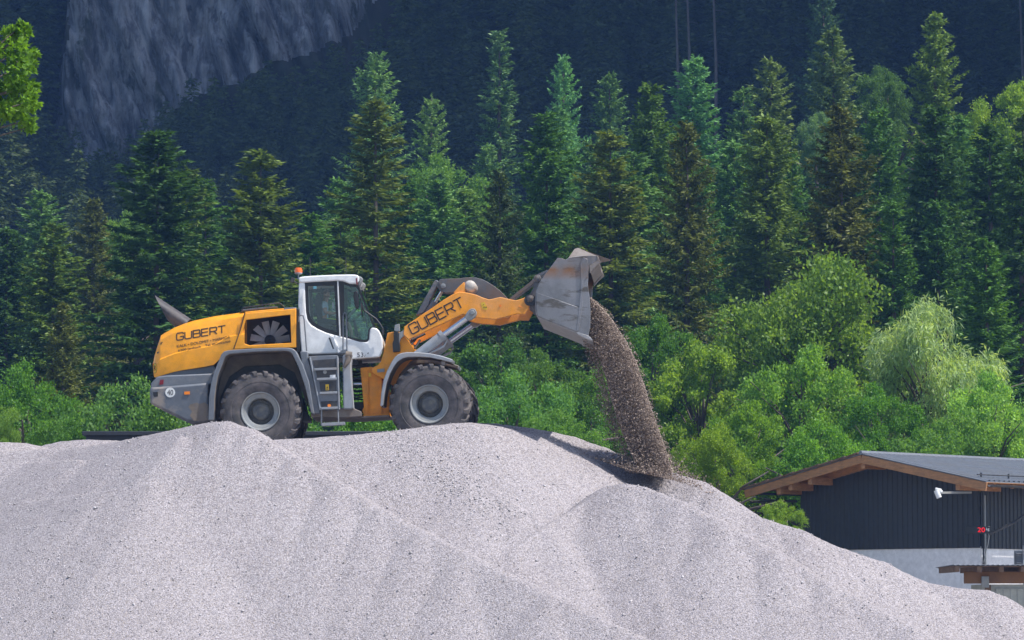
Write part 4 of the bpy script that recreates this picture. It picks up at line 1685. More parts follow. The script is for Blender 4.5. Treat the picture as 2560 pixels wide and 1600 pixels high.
# nose across the full width and rear wall
bm = bmesh.new()
prism(bm, rear(Z4([(1150, 1130), (1176, 1100), (1182, 1000), (1195, 945), (1225, 918), (1290, 935), (1325, 970), (1352, 1020), (1375, 1090), (1382, 1200), (1366, 1290), (1335, 1352), (960, 1380), (1000, 1200), (1110, 1136)]), -CW), -CW + .02, CW - .02)
cab = part('cab', bm, M['white'], None, .06, segs=4)
for sd in (-1, 1):
    bm = bmesh.new()
    prism(bm, rear(Z4(side), -CW), sd * CW, sd * (CW - .09))
    part('side_panel', bm, M['white'], cab, .03)
bm = bmesh.new()
prism(bm, rear(Z4([(160, 780), (250, 780), (300, 1300), (190, 1270)]), -CW), -CW + .09, CW - .09)
prism(bm, rear(Z4([(200, 1230), (960, 1330), (960, 1380), (292, 1312), (192, 1276)]), -CW), -CW + .09, CW - .09)
part('cab_floor', bm, M['grey'], cab)
bm = bmesh.new()
prism(bm, rear(Z4([(158, 196), (200, 186), (235, 180), (480, 165), (700, 156), (900, 152), (970, 154), (1018, 165), (1040, 200), (1030, 260), (1000, 288), (965, 292), (895, 290), (850, 270), (800, 252), (730, 244), (245, 270), (158, 270)]), -CW), -CW - .03, CW + .03)
roof = part('cab_roof', bm, M['white'], cab, .045, segs=3)
for sd in (-1, 1):
    bm = bmesh.new()
    prism(bm, rear(Z4([(1010, 165), (1060, 185), (1092, 212), (1048, 310), (1012, 318), (1030, 250)]), -CW), sd * (CW - .02), sd * (CW - .26))
    part('headlamp', bm, M['rim'], roof, .02)
bm = bmesh.new()
prism(bm, rear(Z4([(985, 215), (1005, 200), (1015, 290), (1000, 316)]), -CW), -CW - .034, -CW - .02)
part('roof_marker', bm, M['red_lamp'], roof, 0)
# seals and pillars
for sd in (-1, 1):
    bm = bmesh.new()
    wo = [(245, 262), (480, 255), (728, 250), (750, 650), (762, 1050), (560, 1000), (430, 940), (340, 880), (290, 815), (262, 690), (250, 400)]
    wi = [(290, 318), (480, 314), (668, 312), (690, 650), (705, 985), (560, 940), (440, 890), (360, 830), (325, 770), (305, 690), (292, 400)]
    ring(bm, rear(Z4(wo), -CW), rear(Z4(wi), -CW), sd * (CW - .01), sd * (CW - .06))
    prism(bm, rear(Z4([(737, 248), (800, 252), (806, 400), (798, 640), (806, 1062), (765, 1052)]), -CW), sd * (CW - .012), sd * (CW - .06))
    wo = [(800, 252), (900, 290), (1010, 300), (1050, 370), (1262, 910), (1215, 915), (1188, 960), (1178, 1095), (1150, 1132), (1040, 1132), (870, 1080), (804, 1062)]
    wi = [(815, 300), (900, 325), (990, 335), (1022, 380), (1232, 905), (1195, 915), (1166, 960), (1156, 1080), (1135, 1102), (1045, 1100), (880, 1052), (818, 1032)]
    ring(bm, rear(Z4(wo), -CW), rear(Z4(wi), -CW), sd * (CW - .014), sd * (CW - .05))
    part('window_seal', bm, M['black'], cab, 0)
for sd in (-1, 1):
    bm = bmesh.new()
    prism(bm, rear(Z4([(714, 250), (732, 250), (768, 1048), (746, 1044)]), -CW), sd * (CW + .006), sd * (CW - .03))
    part('door_pillar', bm, M['white'], cab, .004)
for sd in (-1, 1):
    bm = bmesh.new()
    prism(bm, rear(Z4(wi0 := [(270, 290), (690, 285), (735, 1020), (560, 970), (430, 915), (340, 850), (290, 770), (268, 600)]), -CW), sd * (CW - .035), sd * (CW - .04))
    part('door_window', bm, M['glass_dark'], cab, 0)
for sd in (-1, 1):
    bm = bmesh.new()
    prism(bm, rear(Z4([(805, 280), (1000, 315), (1030, 365), (1245, 905), (1175, 980), (1165, 1110), (1040, 1118), (812, 1048)]), -CW), sd * (CW - .03), sd * (CW - .035))
    part('side_window', bm, M['glass'], cab, 0)
bm = bmesh.new()
(ax_, az_), (bx_, bz_) = rear(Z4([(1040, 318), (1252, 915)]), -CW)
vs = [bm.verts.new(p) for p in ((ax_, -CW + .05, az_), (bx_, -CW + .05, bz_), (bx_ + .03, 0, bz_), (bx_, CW - .05, bz_), (ax_, CW - .05, az_), (ax_ + .03, 0, az_))]
bm.faces.new(vs)
part('windscreen', bm, M['glass'], cab, 0)
bm = bmesh.new()
(cx_, cz_), (dx_, dz_) = rear(Z4([(215, 275), (240, 775)]), -CW)
vs = [bm.verts.new(p) for p in ((cx_, -CW + .1, cz_), (dx_, -CW + .1, dz_), (dx_, CW - .1, dz_), (cx_, CW - .1, cz_))]
bm.faces.new(vs)
part('rear_window', bm, M['glass_dark'], cab, 0)
# door details
bm = bmesh.new()
prism(bm, rear(Z4([(600, 1045), (625, 1035), (660, 1062), (720, 1180), (750, 1270), (742, 1300), (722, 1296), (690, 1200), (640, 1100)]), -CW), -CW - .035, -CW + .02)
part('door_grip', bm, M['white'], cab, .014)
decal('grip_recess', [Z4([(590, 1075), (612, 1070), (672, 1235), (650, 1235)])], M['dark'], cab, None, -CW, off=.004)
decal('cab_number', font_on('53', (1005, 1352), (1096, 1352), (0, -66), Z4) + [Z4([(1108, 1352), (1120, 1318), (1127, 1318), (1115, 1352)]), Z4([(1148, 1302), (1168, 1282), (1170, 1282), (1170, 1312), (1162, 1312), (1162, 1297), (1152, 1306)])], M['letter'], cab, None, -CW, off=.004)
bm = bmesh.new()
tube(bm, [(x, -CW - .02, z) for x, z in rear(Z4([(218, 425), (222, 520), (230, 655)]), -CW)], .012, 6)
part('pillar_trim', bm, M['sign_white'], cab, 0)
decal('door_sticker', [Z4([(368, 325), (415, 322), (415, 360), (368, 364)])], paint('sticker_cyan', (.25, .60, .68), .5), cab, None, -CW + .035, off=.008)

# beacon, lamps, mirrors, antennas
bm = bmesh.new()
bc = rear(Z4([(152, 120)]), -.55)[0]
for prof in ([(0, .25), (.05, .25)],):
    pass
m_up = Matrix.Translation((bc[0], -.55, bc[1])) @ Matrix.Rotation(R(-90), 4, 'X')


def lathe_z(bm, prof, c, seg=20):
    rings = []
    for r, z in prof:
        if r < 1e-5:
            rings.append([bm.verts.new((c[0], c[1], c[2] + z))])
        else:
            rings.append([bm.verts.new((c[0] + r * math.cos(2 * math.pi * k / seg), c[1] + r * math.sin(2 * math.pi * k / seg), c[2] + z)) for k in range(seg)])
    for A, Bq in zip(rings[:-1], rings[1:]):
        for k in range(seg):
            k2 = (k + 1) % seg
            if len(A) == 1:
                bm.faces.new((A[0], Bq[k], Bq[k2]))
            elif len(Bq) == 1:
                bm.faces.new((A[k], A[k2], Bq[0]))
            else:
                bm.faces.new((A[k], A[k2], Bq[k2], Bq[k]))


lathe_z(bm, [(0, -.01), (.088, -.01), (.09, .05), (.078, .092), (.05, .105), (0, .106)], (bc[0], -.55, bc[1]))
beacon = part('beacon', bm, M['beacon'], None, 0)
bm = bmesh.new()
lathe_z(bm, [(0, -.05), (.06, -.048), (.09, -.03), (.09, -.011), (0, -.0105)], (bc[0], -.55, bc[1]))
lathe_z(bm, [(0, -.16), (.014, -.16), (.014, -.05), (0, -.05)], (bc[0], -.55, bc[1]), 8)
box(bm, (bc[0] + .08, -.55, bc[1] - .15), (.24, .05, .02))
part('beacon_base', bm, M['rim'], beacon, 0)
bm = bmesh.new()
lw = rear(Z4([(68, 236)]), -.7)[0]
box(bm, (lw[0], -.7, lw[1]), (.085, .13, .11), Matrix.Rotation(.25, 3, 'Y'))
tube(bm, [(lw[0] + .03, -.7, lw[1] - .03), (lw[0] + .11, -.7, lw[1] - .08), (lw[0] + .17, -.7, lw[1] - .07)], .02, 7)
part('work_lamp', bm, M['dark'], None, .012)
bm = bmesh.new()
for px_, y1_, dy in ((324, 172, -.4), (845, 155, .3)):
    a, b = rear(Z4([(px_, y1_), (px_ - 4, y1_ - 260)]), dy)
    bm = bmesh.new()
    tube(bm, [(a[0], dy, a[1]), (b[0], dy, b[1])], [.011, .006], 5)
    part('antenna', bm, M['dark'], roof, 0)
bm = bmesh.new()
mo = rear(Z4([(985, 395), (1005, 392), (1018, 430), (1028, 520), (1030, 610), (1018, 655), (1000, 658), (975, 630), (962, 560), (952, 470), (958, 415)]), -1.15)
prism(bm, mo, -1.22, -1.08)
mir = part('mirror', bm, M['black'], None, .02)
bm = bmesh.new()
tube(bm, [(x, dy, z) for (x, z), dy in zip(rear(Z4([(1032, 300), (1052, 380), (1060, 500), (1068, 740)]), -1.1), (-.9, -1.1, -1.14, -1.1))], .014, 6)
tube(bm, [(x, -1.12, z) for x, z in rear(Z4([(1020, 520), (1062, 505)]), -1.12)], .018, 6)
part('mirror_arm', bm, M['dark'], mir, 0)
bm = bmesh.new()
tube(bm, [(x, dy, z) for (x, z), dy in zip(rear(Z4([(1060, 570), (1110, 680), (1200, 740), (1285, 800), (1340, 870), (1382, 945), (1380, 985)]), -.95), (-1.1, -1.0, -.98, -.98, -.98, -.98, -.98))], .017, 6)
lo = rear(Z4([(1380, 985)]), -.98)[0]
box(bm, (lo[0], -.98, lo[1]), (.05, .06, .13))
part('mirror_rod', bm, M['dark'], cab, 0)
bm = bmesh.new()
tube(bm, [(x, .95, z) for x, z in rear(Z4([(1045, 330), (1085, 375), (1120, 380), (1105, 300)]), .95)], .014, 6)
prism(bm, rear(Z4([(1110, 390), (1128, 385), (1132, 500), (1116, 505)]), 1.0), .95, 1.08)
part('mirror', bm, M['black'], None, 0)
bm = bmesh.new()
tube(bm, [(x, -.3, z) for x, z in rear(Z4([(1075, 560), (1120, 700), (1150, 920)]), -.3)], .012, 6)
part('wiper', bm, M['dark'], cab, 0)
bm = bmesh.new()
vis = rear(Z4([(890, 300), (985, 300), (985, 342), (900, 340)]), -.6)
prism(bm, vis, -.75, .75)
part('sun_visor', bm, M['dark'], cab, 0)

# cab interior
bm = bmesh.new()
for pts, a, b in (([(410, 470), (450, 430), (500, 460), (505, 800), (440, 830), (400, 700)], -.27, .27), ([(430, 820), (500, 800), (760, 830), (770, 900), (440, 920)], -.27, .27), ([(480, 910), (700, 910), (680, 1250), (500, 1250)], -.2, .2),
                  ([(470, 350), (500, 345), (505, 440), (470, 450)], -.13, .13)):
    prism(bm, rear(Z4(pts), 0), a, b)
part('driver_seat', bm, M['seat'], cab, .03)
bm = bmesh.new()
prism(bm, rear(Z4([(940, 800), (985, 830), (1040, 1120), (1010, 1250), (960, 1250), (985, 1100)]), 0), -.12, .12)
prism(bm, rear(Z4([(440, 870), (640, 880), (640, 930), (440, 930)]), -.45), -.55, -.38)
part('steering_column', bm, M['dark'], cab, .01)
swc = rear(Z4([(915, 725)]), 0)[0]
swp = Vector((swc[0], 0, swc[1]))
bm = bmesh.new()
tl = Matrix.Rotation(R(-48), 3, 'Y')
tube(bm, [swp + tl @ Vector((.2 * math.cos(2 * math.pi * k / 20), .2 * math.sin(2 * math.pi * k / 20), 0)) for k in range(21)], .016, 6)
for k in range(3):
    a = 2 * math.pi * k / 3
    tube(bm, [swp, swp + tl @ Vector((.2 * math.cos(a), .2 * math.sin(a), 0))], .014, 5)
part('steering_wheel', bm, M['rim'], cab, 0)
prism_part('cab_screen', Z4([(640, 560), (662, 556), (664, 640), (642, 645)]), -.5, -.35, M['letter_white'], parent=cab, bevel=.004)

# --- front frame
prism_part('front_frame', Z2([(722, 882), (770, 860), (795, 830), (815, 760), (832, 680), (846, 605), (890, 597), (945, 600), (1000, 655), (1065, 752), (985, 800), (900, 900), (860, 1000), (800, 960), (728, 918)]), -.80, .80, M['orange_frame'], True)
prism_part('frame_web', Z2([(632, 880), (726, 872), (800, 955), (866, 1120), (860, 1248), (800, 1262), (662, 1262), (646, 1216), (660, 1188)]), -.55, .55, M['orange_frame'], True)
bm = bmesh.new()
prism(bm, front(Z2([(690, 905), (697, 905), (700, 1258), (693, 1258)]), -.56), -.60, .60)
prism(bm, front(Z2([(795, 950), (803, 955), (803, 1262), (795, 1262)]), -.56), -.62, .62)
prism(bm, front(Z2([(655, 1255), (862, 1245), (862, 1262), (655, 1272)]), -.56), -.66, .66)
part('frame_rib', bm, M['orange_frame'], None, .004, True)
for pts in ([(645, 905), (655, 905), (655, 930), (645, 930)],):
    pass
decal('warning_sticker', [Z2([(698, 922), (720, 922), (720, 952), (698, 952)])], M['sign_yellow'], bpy.data.objects['frame_web'], None, -.55, True, off=.05, thick=.004)
prism_part('axle_beam', Z2([(520, 1268), (640, 1262), (860, 1252), (862, 1266), (640, 1280), (525, 1284)]), -.7, .7, M['rust'], True)
# hoses across the joint
bm = bmesh.new()
rr = random.Random(3)
for k in range(17):
    y0 = 850 + k * 25 + rr.uniform(-6, 6)
    dy = rr.uniform(-.5, .5)
    a, m_, b = rear(Z2([(545, y0), (600, y0 + rr.uniform(-4, 22)), (690, y0 + rr.uniform(-8, 8))]), dy)
    bm = bmesh.new()
    tube(bm, [(a[0], dy, a[1]), (m_[0], dy + rr.uniform(-.1, .1), m_[1]), (b[0], dy, b[1])], rr.uniform(.016, .03), 7)
    part('hydraulic_hose', bm, M['dark'], None, 0)
bm = bmesh.new()
a, b = rear(Z2([(540, 1008), (690, 1006)]), -.45)
tube(bm, [(a[0], -.45, a[1]), (b[0], -.45, b[1])], .03, 8)
part('steering_rod', bm, M['chrome'], None, 0)
bm = bmesh.new()
for z_ in (830, 1140, 1180):
    pass
prism(bm, rear(Z2([(560, 812), (640, 812), (640, 850), (700, 860), (700, 880), (600, 872), (560, 860)]), -.3), -.3, .3)
part('articulation_joint', bm, M['dark'], None, .01)
bm = bmesh.new()
prism(bm, rear(Z2([(560, 1150), (650, 1150), (690, 1200), (690, 1225), (560, 1225)]), -.3), -.3, .3)
part('articulation_joint', bm, M['dark'], None, .01)
prism_part('cab_mount', Z2([(560, 812), (612, 812), (612, 850), (590, 856), (562, 850)]), -.6, .6, M['dark'])
# dark valve block and bits at the tower
bm = bmesh.new()
prism(bm, front(Z2([(896, 600), (932, 595), (938, 680), (946, 700), (946, 752), (892, 758), (888, 690), (898, 660)]), -.9), -.98, -.80)
part('valve_block', bm, M['black'], None, .01, True)
bm = bmesh.new()
prism(bm, front(Z2([(905, 545), (940, 535), (944, 590), (930, 596), (900, 590)]), -.9), -.95, -.82)
prism(bm, front(Z2([(935, 605), (965, 590), (990, 565), (996, 600), (985, 620), (950, 650), (938, 690)]), -.9), -.92, -.82)
part('pin_bracket', bm, M['rim'], None, .008, True)
bm = bmesh.new()
for p_ in ((1030, 700, 1075, 640), (1060, 730, 1100, 660), (1040, 660, 1140, 610), (1020, 690, 1050, 625)):
    a, b = front(Z2([(p_[0], p_[1]), (p_[2], p_[3])]), -.4)
    bm = bmesh.new()
    tube(bm, [(a[0], -.4, a[1]), (b[0], -.3, b[1])], .028, 7)
    part('hydraulic_hose', bm, M['dark'], None, 0, True)
decal('type_plate', [Z2([(765, 893), (822, 886), (824, 912), (767, 918)])], M['rim'], bpy.data.objects['front_frame'], None, -.80, True, off=.03, thick=.02)

# --- lift arms
arm = [(128, 905), (180, 868), (300, 787), (430, 700), (520, 635), (590, 592), (645, 560), (700, 541), (760, 546), (820, 556), (880, 572), (940, 598), (1010, 620), (1060, 612), (1130, 595), (1210, 614), (1290, 630), (1330, 620), (1370, 605), (1408, 588), (1424, 640), (1436, 690), (1410, 735), (1386, 775), (1300, 770), (1200, 795), (1080, 826), (960, 815), (890, 812), (800, 795), (740, 772), (600, 838), (450, 905), (300, 975), (172, 1036), (118, 985)]
for sd in (-1, 1):
    bm = bmesh.new()
    prism(bm, front(Z3(arm), -.93), sd * .93, sd * .80)
    prism(bm, front(Z3([(640, 546), (690, 490), (752, 435), (766, 550), (700, 600)]), -.93), sd * .90, sd * .82)
    la = part('lift_arm', bm, M['orange_dusty'], None, .012, True)
    if sd < 0:
        decal('lettering', gubert((212, 985), (758, 690), (-46, -92), Z3, .14), M['letter'], la, None, -.93, True)
        decal('warning_sticker', [Z3([(925, 655), (965, 645), (997, 715), (985, 732), (945, 720)])], M['sign_yellow'], la, None, -.93, True)
        decal('warning_mark', [Z3([(950, 705), (962, 690), (967, 708)]), Z3([(972, 705), (984, 690), (986, 710)]), Z3([(945, 680), (960, 668), (962, 672), (947, 684)])], M['letter'], la, None, -.93, True, off=.011)
        decal('reflector', disc((1130, 686), 11, 13, Z3, 12), M['amber'], la, None, -.93, True, off=.014, thick=.012)
        decal('weld_patch', [Z3([(1322, 690), (1428, 715), (1388, 772), (1372, 765), (1372, 712)])], M['orange_dusty'], la, None, -.93, True, off=.012, thick=.011)
tc = front(Z3([(812, 480)]), -.9)[0]
bm = bmesh.new()
lathe_y(bm, [(0, -.93), (.05, -.925), (.10, -.905), (.130, -.87), (.142, -.80), (.142, .80), (.130, .87), (.10, .905), (.05, .925), (0, .93)], (tc[0], 0, tc[1]), 28)
part('cross_tube', bm, paint('scuffed_cap', (.42, .38, .34), .45, dirt=(.55, .50, .45), dscale=8), None, 0, True)
tp = front(Z3([(1150, 700)]), -.9)[0]
bm = bmesh.new()
lathe_y(bm, [(0, -.80), (.13, -.80), (.13, .80), (0, .80)], (tp[0], 0, tp[1]), 20)
part('arm_cross_member', bm, M['orange_dusty'], None, 0, True)
bm = bmesh.new()
for sd in (-1, 1):
    prism(bm, front(Z3([(483, 432), (500, 412), (522, 406), (700, 402), (760, 393), (820, 390), (880, 394), (940, 410), (1000, 440), (1050, 470), (1130, 532), (1175, 575), (1214, 618), (1130, 640), (1060, 625), (900, 590), (760, 560), (640, 548), (570, 553), (520, 540), (488, 515), (500, 470)]), -.2), sd * .22, sd * .12)
bell = part('bellcrank', bm, M['link'], None, .008, True)
pc = front(Z3([(535, 480), (712, 402)]), -.23)
bm = bmesh.new()
lathe_y(bm, [(0, -.27), (.035, -.27), (.06, -.262), (.06, .262), (.035, .27), (0, .27)], (pc[0][0], 0, pc[0][1]), 16)
part('pin', bm, M['rim'], bell, 0)
for sd in (-1, 1):
    bm = bmesh.new()
    prism(bm, front(Z3([(1225, 612), (1265, 618), (1400, 520), (1462, 470), (1510, 405), (1620, 340), (1622, 312), (1530, 352), (1440, 440), (1340, 520)]), -.2), sd * .24, sd * .16)
    part('tilt_link', bm, M['link'], None, .006, True)
bm = bmesh.new()
prism(bm, front(Z3([(248, 790), (350, 600), (448, 422), (470, 418), (532, 488), (520, 520), (498, 524), (468, 486), (380, 680), (330, 760)]), -.1), -.16, .16)
tilt = part('tilt_cylinder', bm, M['counter'], None, .015, True)
a, b = front(Z3([(425, 680), (522, 520)]), -.0)
bm = bmesh.new()
tube(bm, [(a[0], -.0, a[1]), (b[0], 0, b[1])], .055, 12)
part('rod', bm, M['chrome'], tilt, 0)
bm = bmesh.new()
a, b = front(Z3([(330, 800), (440, 640)]), 0)
tube(bm, [(a[0], 0, a[1]), (b[0], 0, b[1])], .12, 14)
part('barrel', bm, M['grey'], tilt, 0)

for sd in (-1, 1):
    bm = bmesh.new()
    a, b, c_ = front(Z3([(250, 1215), (315, 1165), (525, 1000)]), -1.02)
    dd = (Vector((c_[0], 0, c_[1])) - Vector((a[0], 0, a[1]))).normalized()
    y_ = sd * 1.03
    A = Vector((a[0], y_, a[1]))
    Bc = Vector((c_[0], y_, c_[1]))
    tube(bm, [A, A + (Bc - A) * .5, Bc - dd * .04, Bc - dd * .04, Bc + dd * .05, Bc + dd * .05], [.112, .112, .112, .128, .128, .07], 18)
    p1, p2 = front(Z3([(400, 1178), (540, 1108)]), -1.02)
    p3 = front(Z3([(572, 1060)]), -1.02)[0]
    tube(bm, [(p1[0], y_, p1[1]), (p2[0], y_, p2[1]), (p3[0], y_, p3[1]), (p3[0] - .04, y_, p3[1] + .1)], .028, 8)
    lc = part('lift_cylinder', bm, M['grey_light'], None, 0, True)
    bm = bmesh.new()
    e_ = front(Z3([(800, 800)]), -1.02)[0]
    tube(bm, [Bc, (e_[0], y_, e_[1])], .068, 16)
    part('rod', bm, M['chrome'], lc, 0)
    bm = bmesh.new()
    prism(bm, front(Z3([(757, 802), (785, 755), (805, 730), (835, 715), (868, 722), (884, 750), (884, 778), (868, 806), (830, 835), (800, 842), (775, 828)]), -1.02), sd * 1.10, sd * .95)
    part('rod_eye', bm, M['rim'], lc, .015)
    pn = front(Z3([(839, 757)]), -1.1)[0]
    bm = bmesh.new()
    lathe_y(bm, [(0, -.155), (.04, -.155), (.052, -.145), (.052, .10), (0, .10)], (pn[0], y_ if sd < 0 else y_ + .05, pn[1]), 16)
    part('pin', bm, M['rim'], lc, 0)

# --- bucket
BWH = 1.68
sidep = [(1660, 282), (1692, 232), (1725, 186), (1770, 190), (1820, 207), (1845, 186), (1990, 166), (2130, 160), (2142, 210), (2100, 240), (2062, 270), (2050, 340), (2042, 460), (2052, 540), (2064, 620), (2070, 760), (2068, 900), (2050, 1004), (1920, 960), (1740, 888), (1520, 800), (1504, 760), (1498, 640), (1503, 540), (1540, 440), (1600, 352)]
shell_o = [(1995, 160), (1845, 182), (1815, 205), (1725, 185), (1692, 230), (1655, 282), (1598, 352), (1538, 440), (1500, 540), (1494, 640), (1499, 764), (1516, 806), (1740, 896), (1930, 974), (2062, 1032)]
so = front(Z3(shell_o), -BWH)
inn = []
for i, p in enumerate(so):
    p0, p1 = so[max(i - 1, 0)], so[min(i + 1, len(so) - 1)]
    tx, tz = p1[0] - p0[0], p1[1] - p0[1]
    l = math.hypot(tx, tz)
    inn.append((p[0] - tz / l * .045, p[1] + tx / l * .045))
bm = bmesh.new()
prism(bm, so + inn[::-1], -BWH + .02, BWH - .02)
zr0, zr1 = front(Z3([(1800, 400)]), -BWH)[0][1], front(Z3([(1800, 285)]), -BWH)[0][1]
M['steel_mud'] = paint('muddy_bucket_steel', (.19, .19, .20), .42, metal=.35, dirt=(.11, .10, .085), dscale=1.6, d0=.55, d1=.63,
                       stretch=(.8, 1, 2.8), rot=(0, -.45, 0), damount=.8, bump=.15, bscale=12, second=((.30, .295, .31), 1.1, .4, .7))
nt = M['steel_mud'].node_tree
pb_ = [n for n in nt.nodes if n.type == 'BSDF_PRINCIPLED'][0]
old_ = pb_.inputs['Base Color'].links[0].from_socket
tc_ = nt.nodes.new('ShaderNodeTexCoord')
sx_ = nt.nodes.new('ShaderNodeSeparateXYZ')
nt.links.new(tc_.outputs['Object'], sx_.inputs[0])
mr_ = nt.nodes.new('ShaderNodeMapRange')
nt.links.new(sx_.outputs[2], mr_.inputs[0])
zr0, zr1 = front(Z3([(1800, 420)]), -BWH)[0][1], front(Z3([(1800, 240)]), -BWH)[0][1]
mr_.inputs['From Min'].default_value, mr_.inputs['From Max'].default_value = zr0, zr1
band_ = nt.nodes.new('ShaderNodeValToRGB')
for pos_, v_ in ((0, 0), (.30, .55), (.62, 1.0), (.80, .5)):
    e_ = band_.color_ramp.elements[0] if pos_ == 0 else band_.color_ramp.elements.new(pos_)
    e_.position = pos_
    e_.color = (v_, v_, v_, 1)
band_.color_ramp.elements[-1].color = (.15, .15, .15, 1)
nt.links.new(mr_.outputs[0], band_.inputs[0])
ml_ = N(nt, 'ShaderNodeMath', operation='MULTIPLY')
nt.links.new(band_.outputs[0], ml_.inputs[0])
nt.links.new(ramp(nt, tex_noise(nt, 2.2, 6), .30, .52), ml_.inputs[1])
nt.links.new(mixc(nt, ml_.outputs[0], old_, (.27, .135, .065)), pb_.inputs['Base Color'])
bucket = part('bucket', bm, M['steel'], None, .005, True)
for sd in (-1, 1):
    bm = bmesh.new()
    prism(bm, front(Z3(sidep), -BWH), sd * BWH, sd * (BWH - .05))
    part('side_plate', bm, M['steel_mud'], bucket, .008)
bm = bmesh.new()
prism(bm, front(Z3([(1508, 548), (1730, 625), (1952, 706), (1944, 830), (1926, 954), (1740, 882), (1524, 796), (1510, 758)]), -BWH), -BWH - .022, -BWH + .01)
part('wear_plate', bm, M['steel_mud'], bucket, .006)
bm = bmesh.new()
prism(bm, front(Z3([(1962, 240), (1996, 180), (2040, 200), (2052, 300), (2040, 380), (2000, 430), (1985, 700), (1952, 940), (1922, 958), (1950, 720), (1975, 450)]), -BWH), -BWH - .03, -BWH + .01)
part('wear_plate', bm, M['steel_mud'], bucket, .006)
bm = bmesh.new()
prism(bm, front(Z3([(1924, 958), (1934, 984), (2000, 1018), (2094, 1052), (2086, 1034), (2052, 1000)]), -BWH), -BWH - .03, BWH + .03)
part('cutting_edge', bm, M['steel'], bucket, .006)
bm = bmesh.new()
for sd in (-1, 1):
    prism(bm, front(Z3([(2060, 268), (2142, 210), (2130, 162), (2150, 168), (2174, 235), (2140, 262), (2110, 290), (2062, 345)]), -BWH), sd * (BWH + .01), sd * (BWH - .16))
prism(bm, front(Z3([(2066, 266), (2140, 212), (2134, 166), (2150, 170), (2154, 222), (2100, 272), (2064, 318)]), -BWH), -BWH + .02, BWH - .02)
part('upper_lip', bm, M['rust'], bucket, .006)
# spill guard: thick plate rising to a blunt point in the middle
pts = {}
for nm_, pxy, dy in (('n1', (1828, 203), -BWH), ('n2', (1905, 92), -BWH + .25), ('n3', (1942, 82), -BWH + .3), ('t1', (2276, 203), -.15), ('t2', (2170, 226), -.15), ('n4', (2132, 164), -BWH)):
    x, z = front(Z3([pxy]), dy)[0]
    pts[nm_] = (x, dy, z)
bm = bmesh.new()
for sgn in (1, -1):
    v = {k: bm.verts.new((p[0], p[1] * sgn, p[2])) for k, p in pts.items()}
    bm.faces.new((v['n1'], v['n2'], v['n3'], v['n4']))
    bm.faces.new((v['n3'], v['t1'], v['t2'], v['n4']))
    if sgn == 1:
        v1 = v
bm.faces.new((v1['t1'], v['t1'], v['t2'], v1['t2']))
bm.faces.new((v1['n3'], v['n3'], v['t1'], v1['t1']))
bm.faces.new((v1['n2'], v['n2'], v['n3'], v1['n3']))
bm.faces.new((v1['n1'], v['n1'], v['n2'], v1['n2']))
bmesh.ops.triangulate(bm, faces=bm.faces[:])
part('spill_guard', bm, M['rust'], bucket, 0, sharp=20)
for sd in (-1, 1):
    for off_ in (0, .22):
        bm = bmesh.new()
        y0 = sd * (.62 + off_)
        prism(bm, front(Z3([(1395, 640), (1412, 595), (1450, 556), (1478, 500), (1488, 400), (1510, 368), (1545, 372), (1560, 420), (1600, 380), (1560, 520), (1540, 640), (1560, 790), (1500, 780), (1440, 700), (1410, 680)]), -.8), y0, y0 + sd * .06)
        part('bucket_hanger', bm, M['link'], bucket, .006)
bm = bmesh.new()
for pxy in ((1445, 610), (1515, 400)):
    c_ = front(Z3([pxy]), -.95)[0]
    lathe_y(bm, [(0, -.98), (.03, -.98), (.05, -.965), (.075, -.96), (.085, -.94), (.085, .94), (0, .98)], (c_[0], 0, c_[1]), 18)
part('pin', bm, M['link'], bucket, 0)
bm = bmesh.new()
c_ = front(Z3([(1440, 628)]), -.94)[0]
lathe_y(bm, [(.06, -.95), (.135, -.95), (.135, -.86), (.06, -.86)], (c_[0], 0, c_[1]), 20)
part('pin_boss', bm, M['dark'], bucket, 0)

# ------------------------------------------------------------------ the driver
drv_o = rear(Z4([(515, 850)]), 0)[0]
drv = Vector((piv.x + drv_o[0], YC, ZB + drv_o[1]))


def J(x, y, dy):
    p = rear(Z4([(x, y)]), dy)[0]
    return Vector((p[0] - drv_o[0], dy, p[1] - drv_o[1]))


def skin_obj(name, chains, mat, parent=None, sub=2):
    """chains: lists of (point, radius); the first point of a chain joins any earlier point that coincides"""
    verts, rad, edges = [], [], []

    def vid(p, r):
        for i, q in enumerate(verts):
            if (q - p).length < 1e-5:
                return i
        verts.append(p)
        rad.append(r)
        return len(verts) - 1
    for ch in chains:
        ids = [vid(p, r) for p, r in ch]
        edges += [(a, b) for a, b in zip(ids[:-1], ids[1:]) if a != b]
    me = bpy.data.meshes.new(name)
    bm = bmesh.new()
    sk = bm.verts.layers.skin.verify()
    bv = []
    for i, (p, r) in enumerate(zip(verts, rad)):
        v = bm.verts.new(p)
        v[sk].radius = (r, r)
        v[sk].use_root = (i == 0)
        bv.append(v)
    for a, b in edges:
        if bm.edges.get((bv[a], bv[b])) is None:
            bm.edges.new((bv[a], bv[b]))
    bm.to_mesh(me)
    bm.free()
    me.materials.append(mat)
    o = link_mesh(name, me, parent)
    md = o.modifiers.new('skin', 'SKIN')
    md.use_smooth_shade = True
    ms = o.modifiers.new('smooth', 'SUBSURF')
    ms.levels = ms.render_levels = sub
    return o


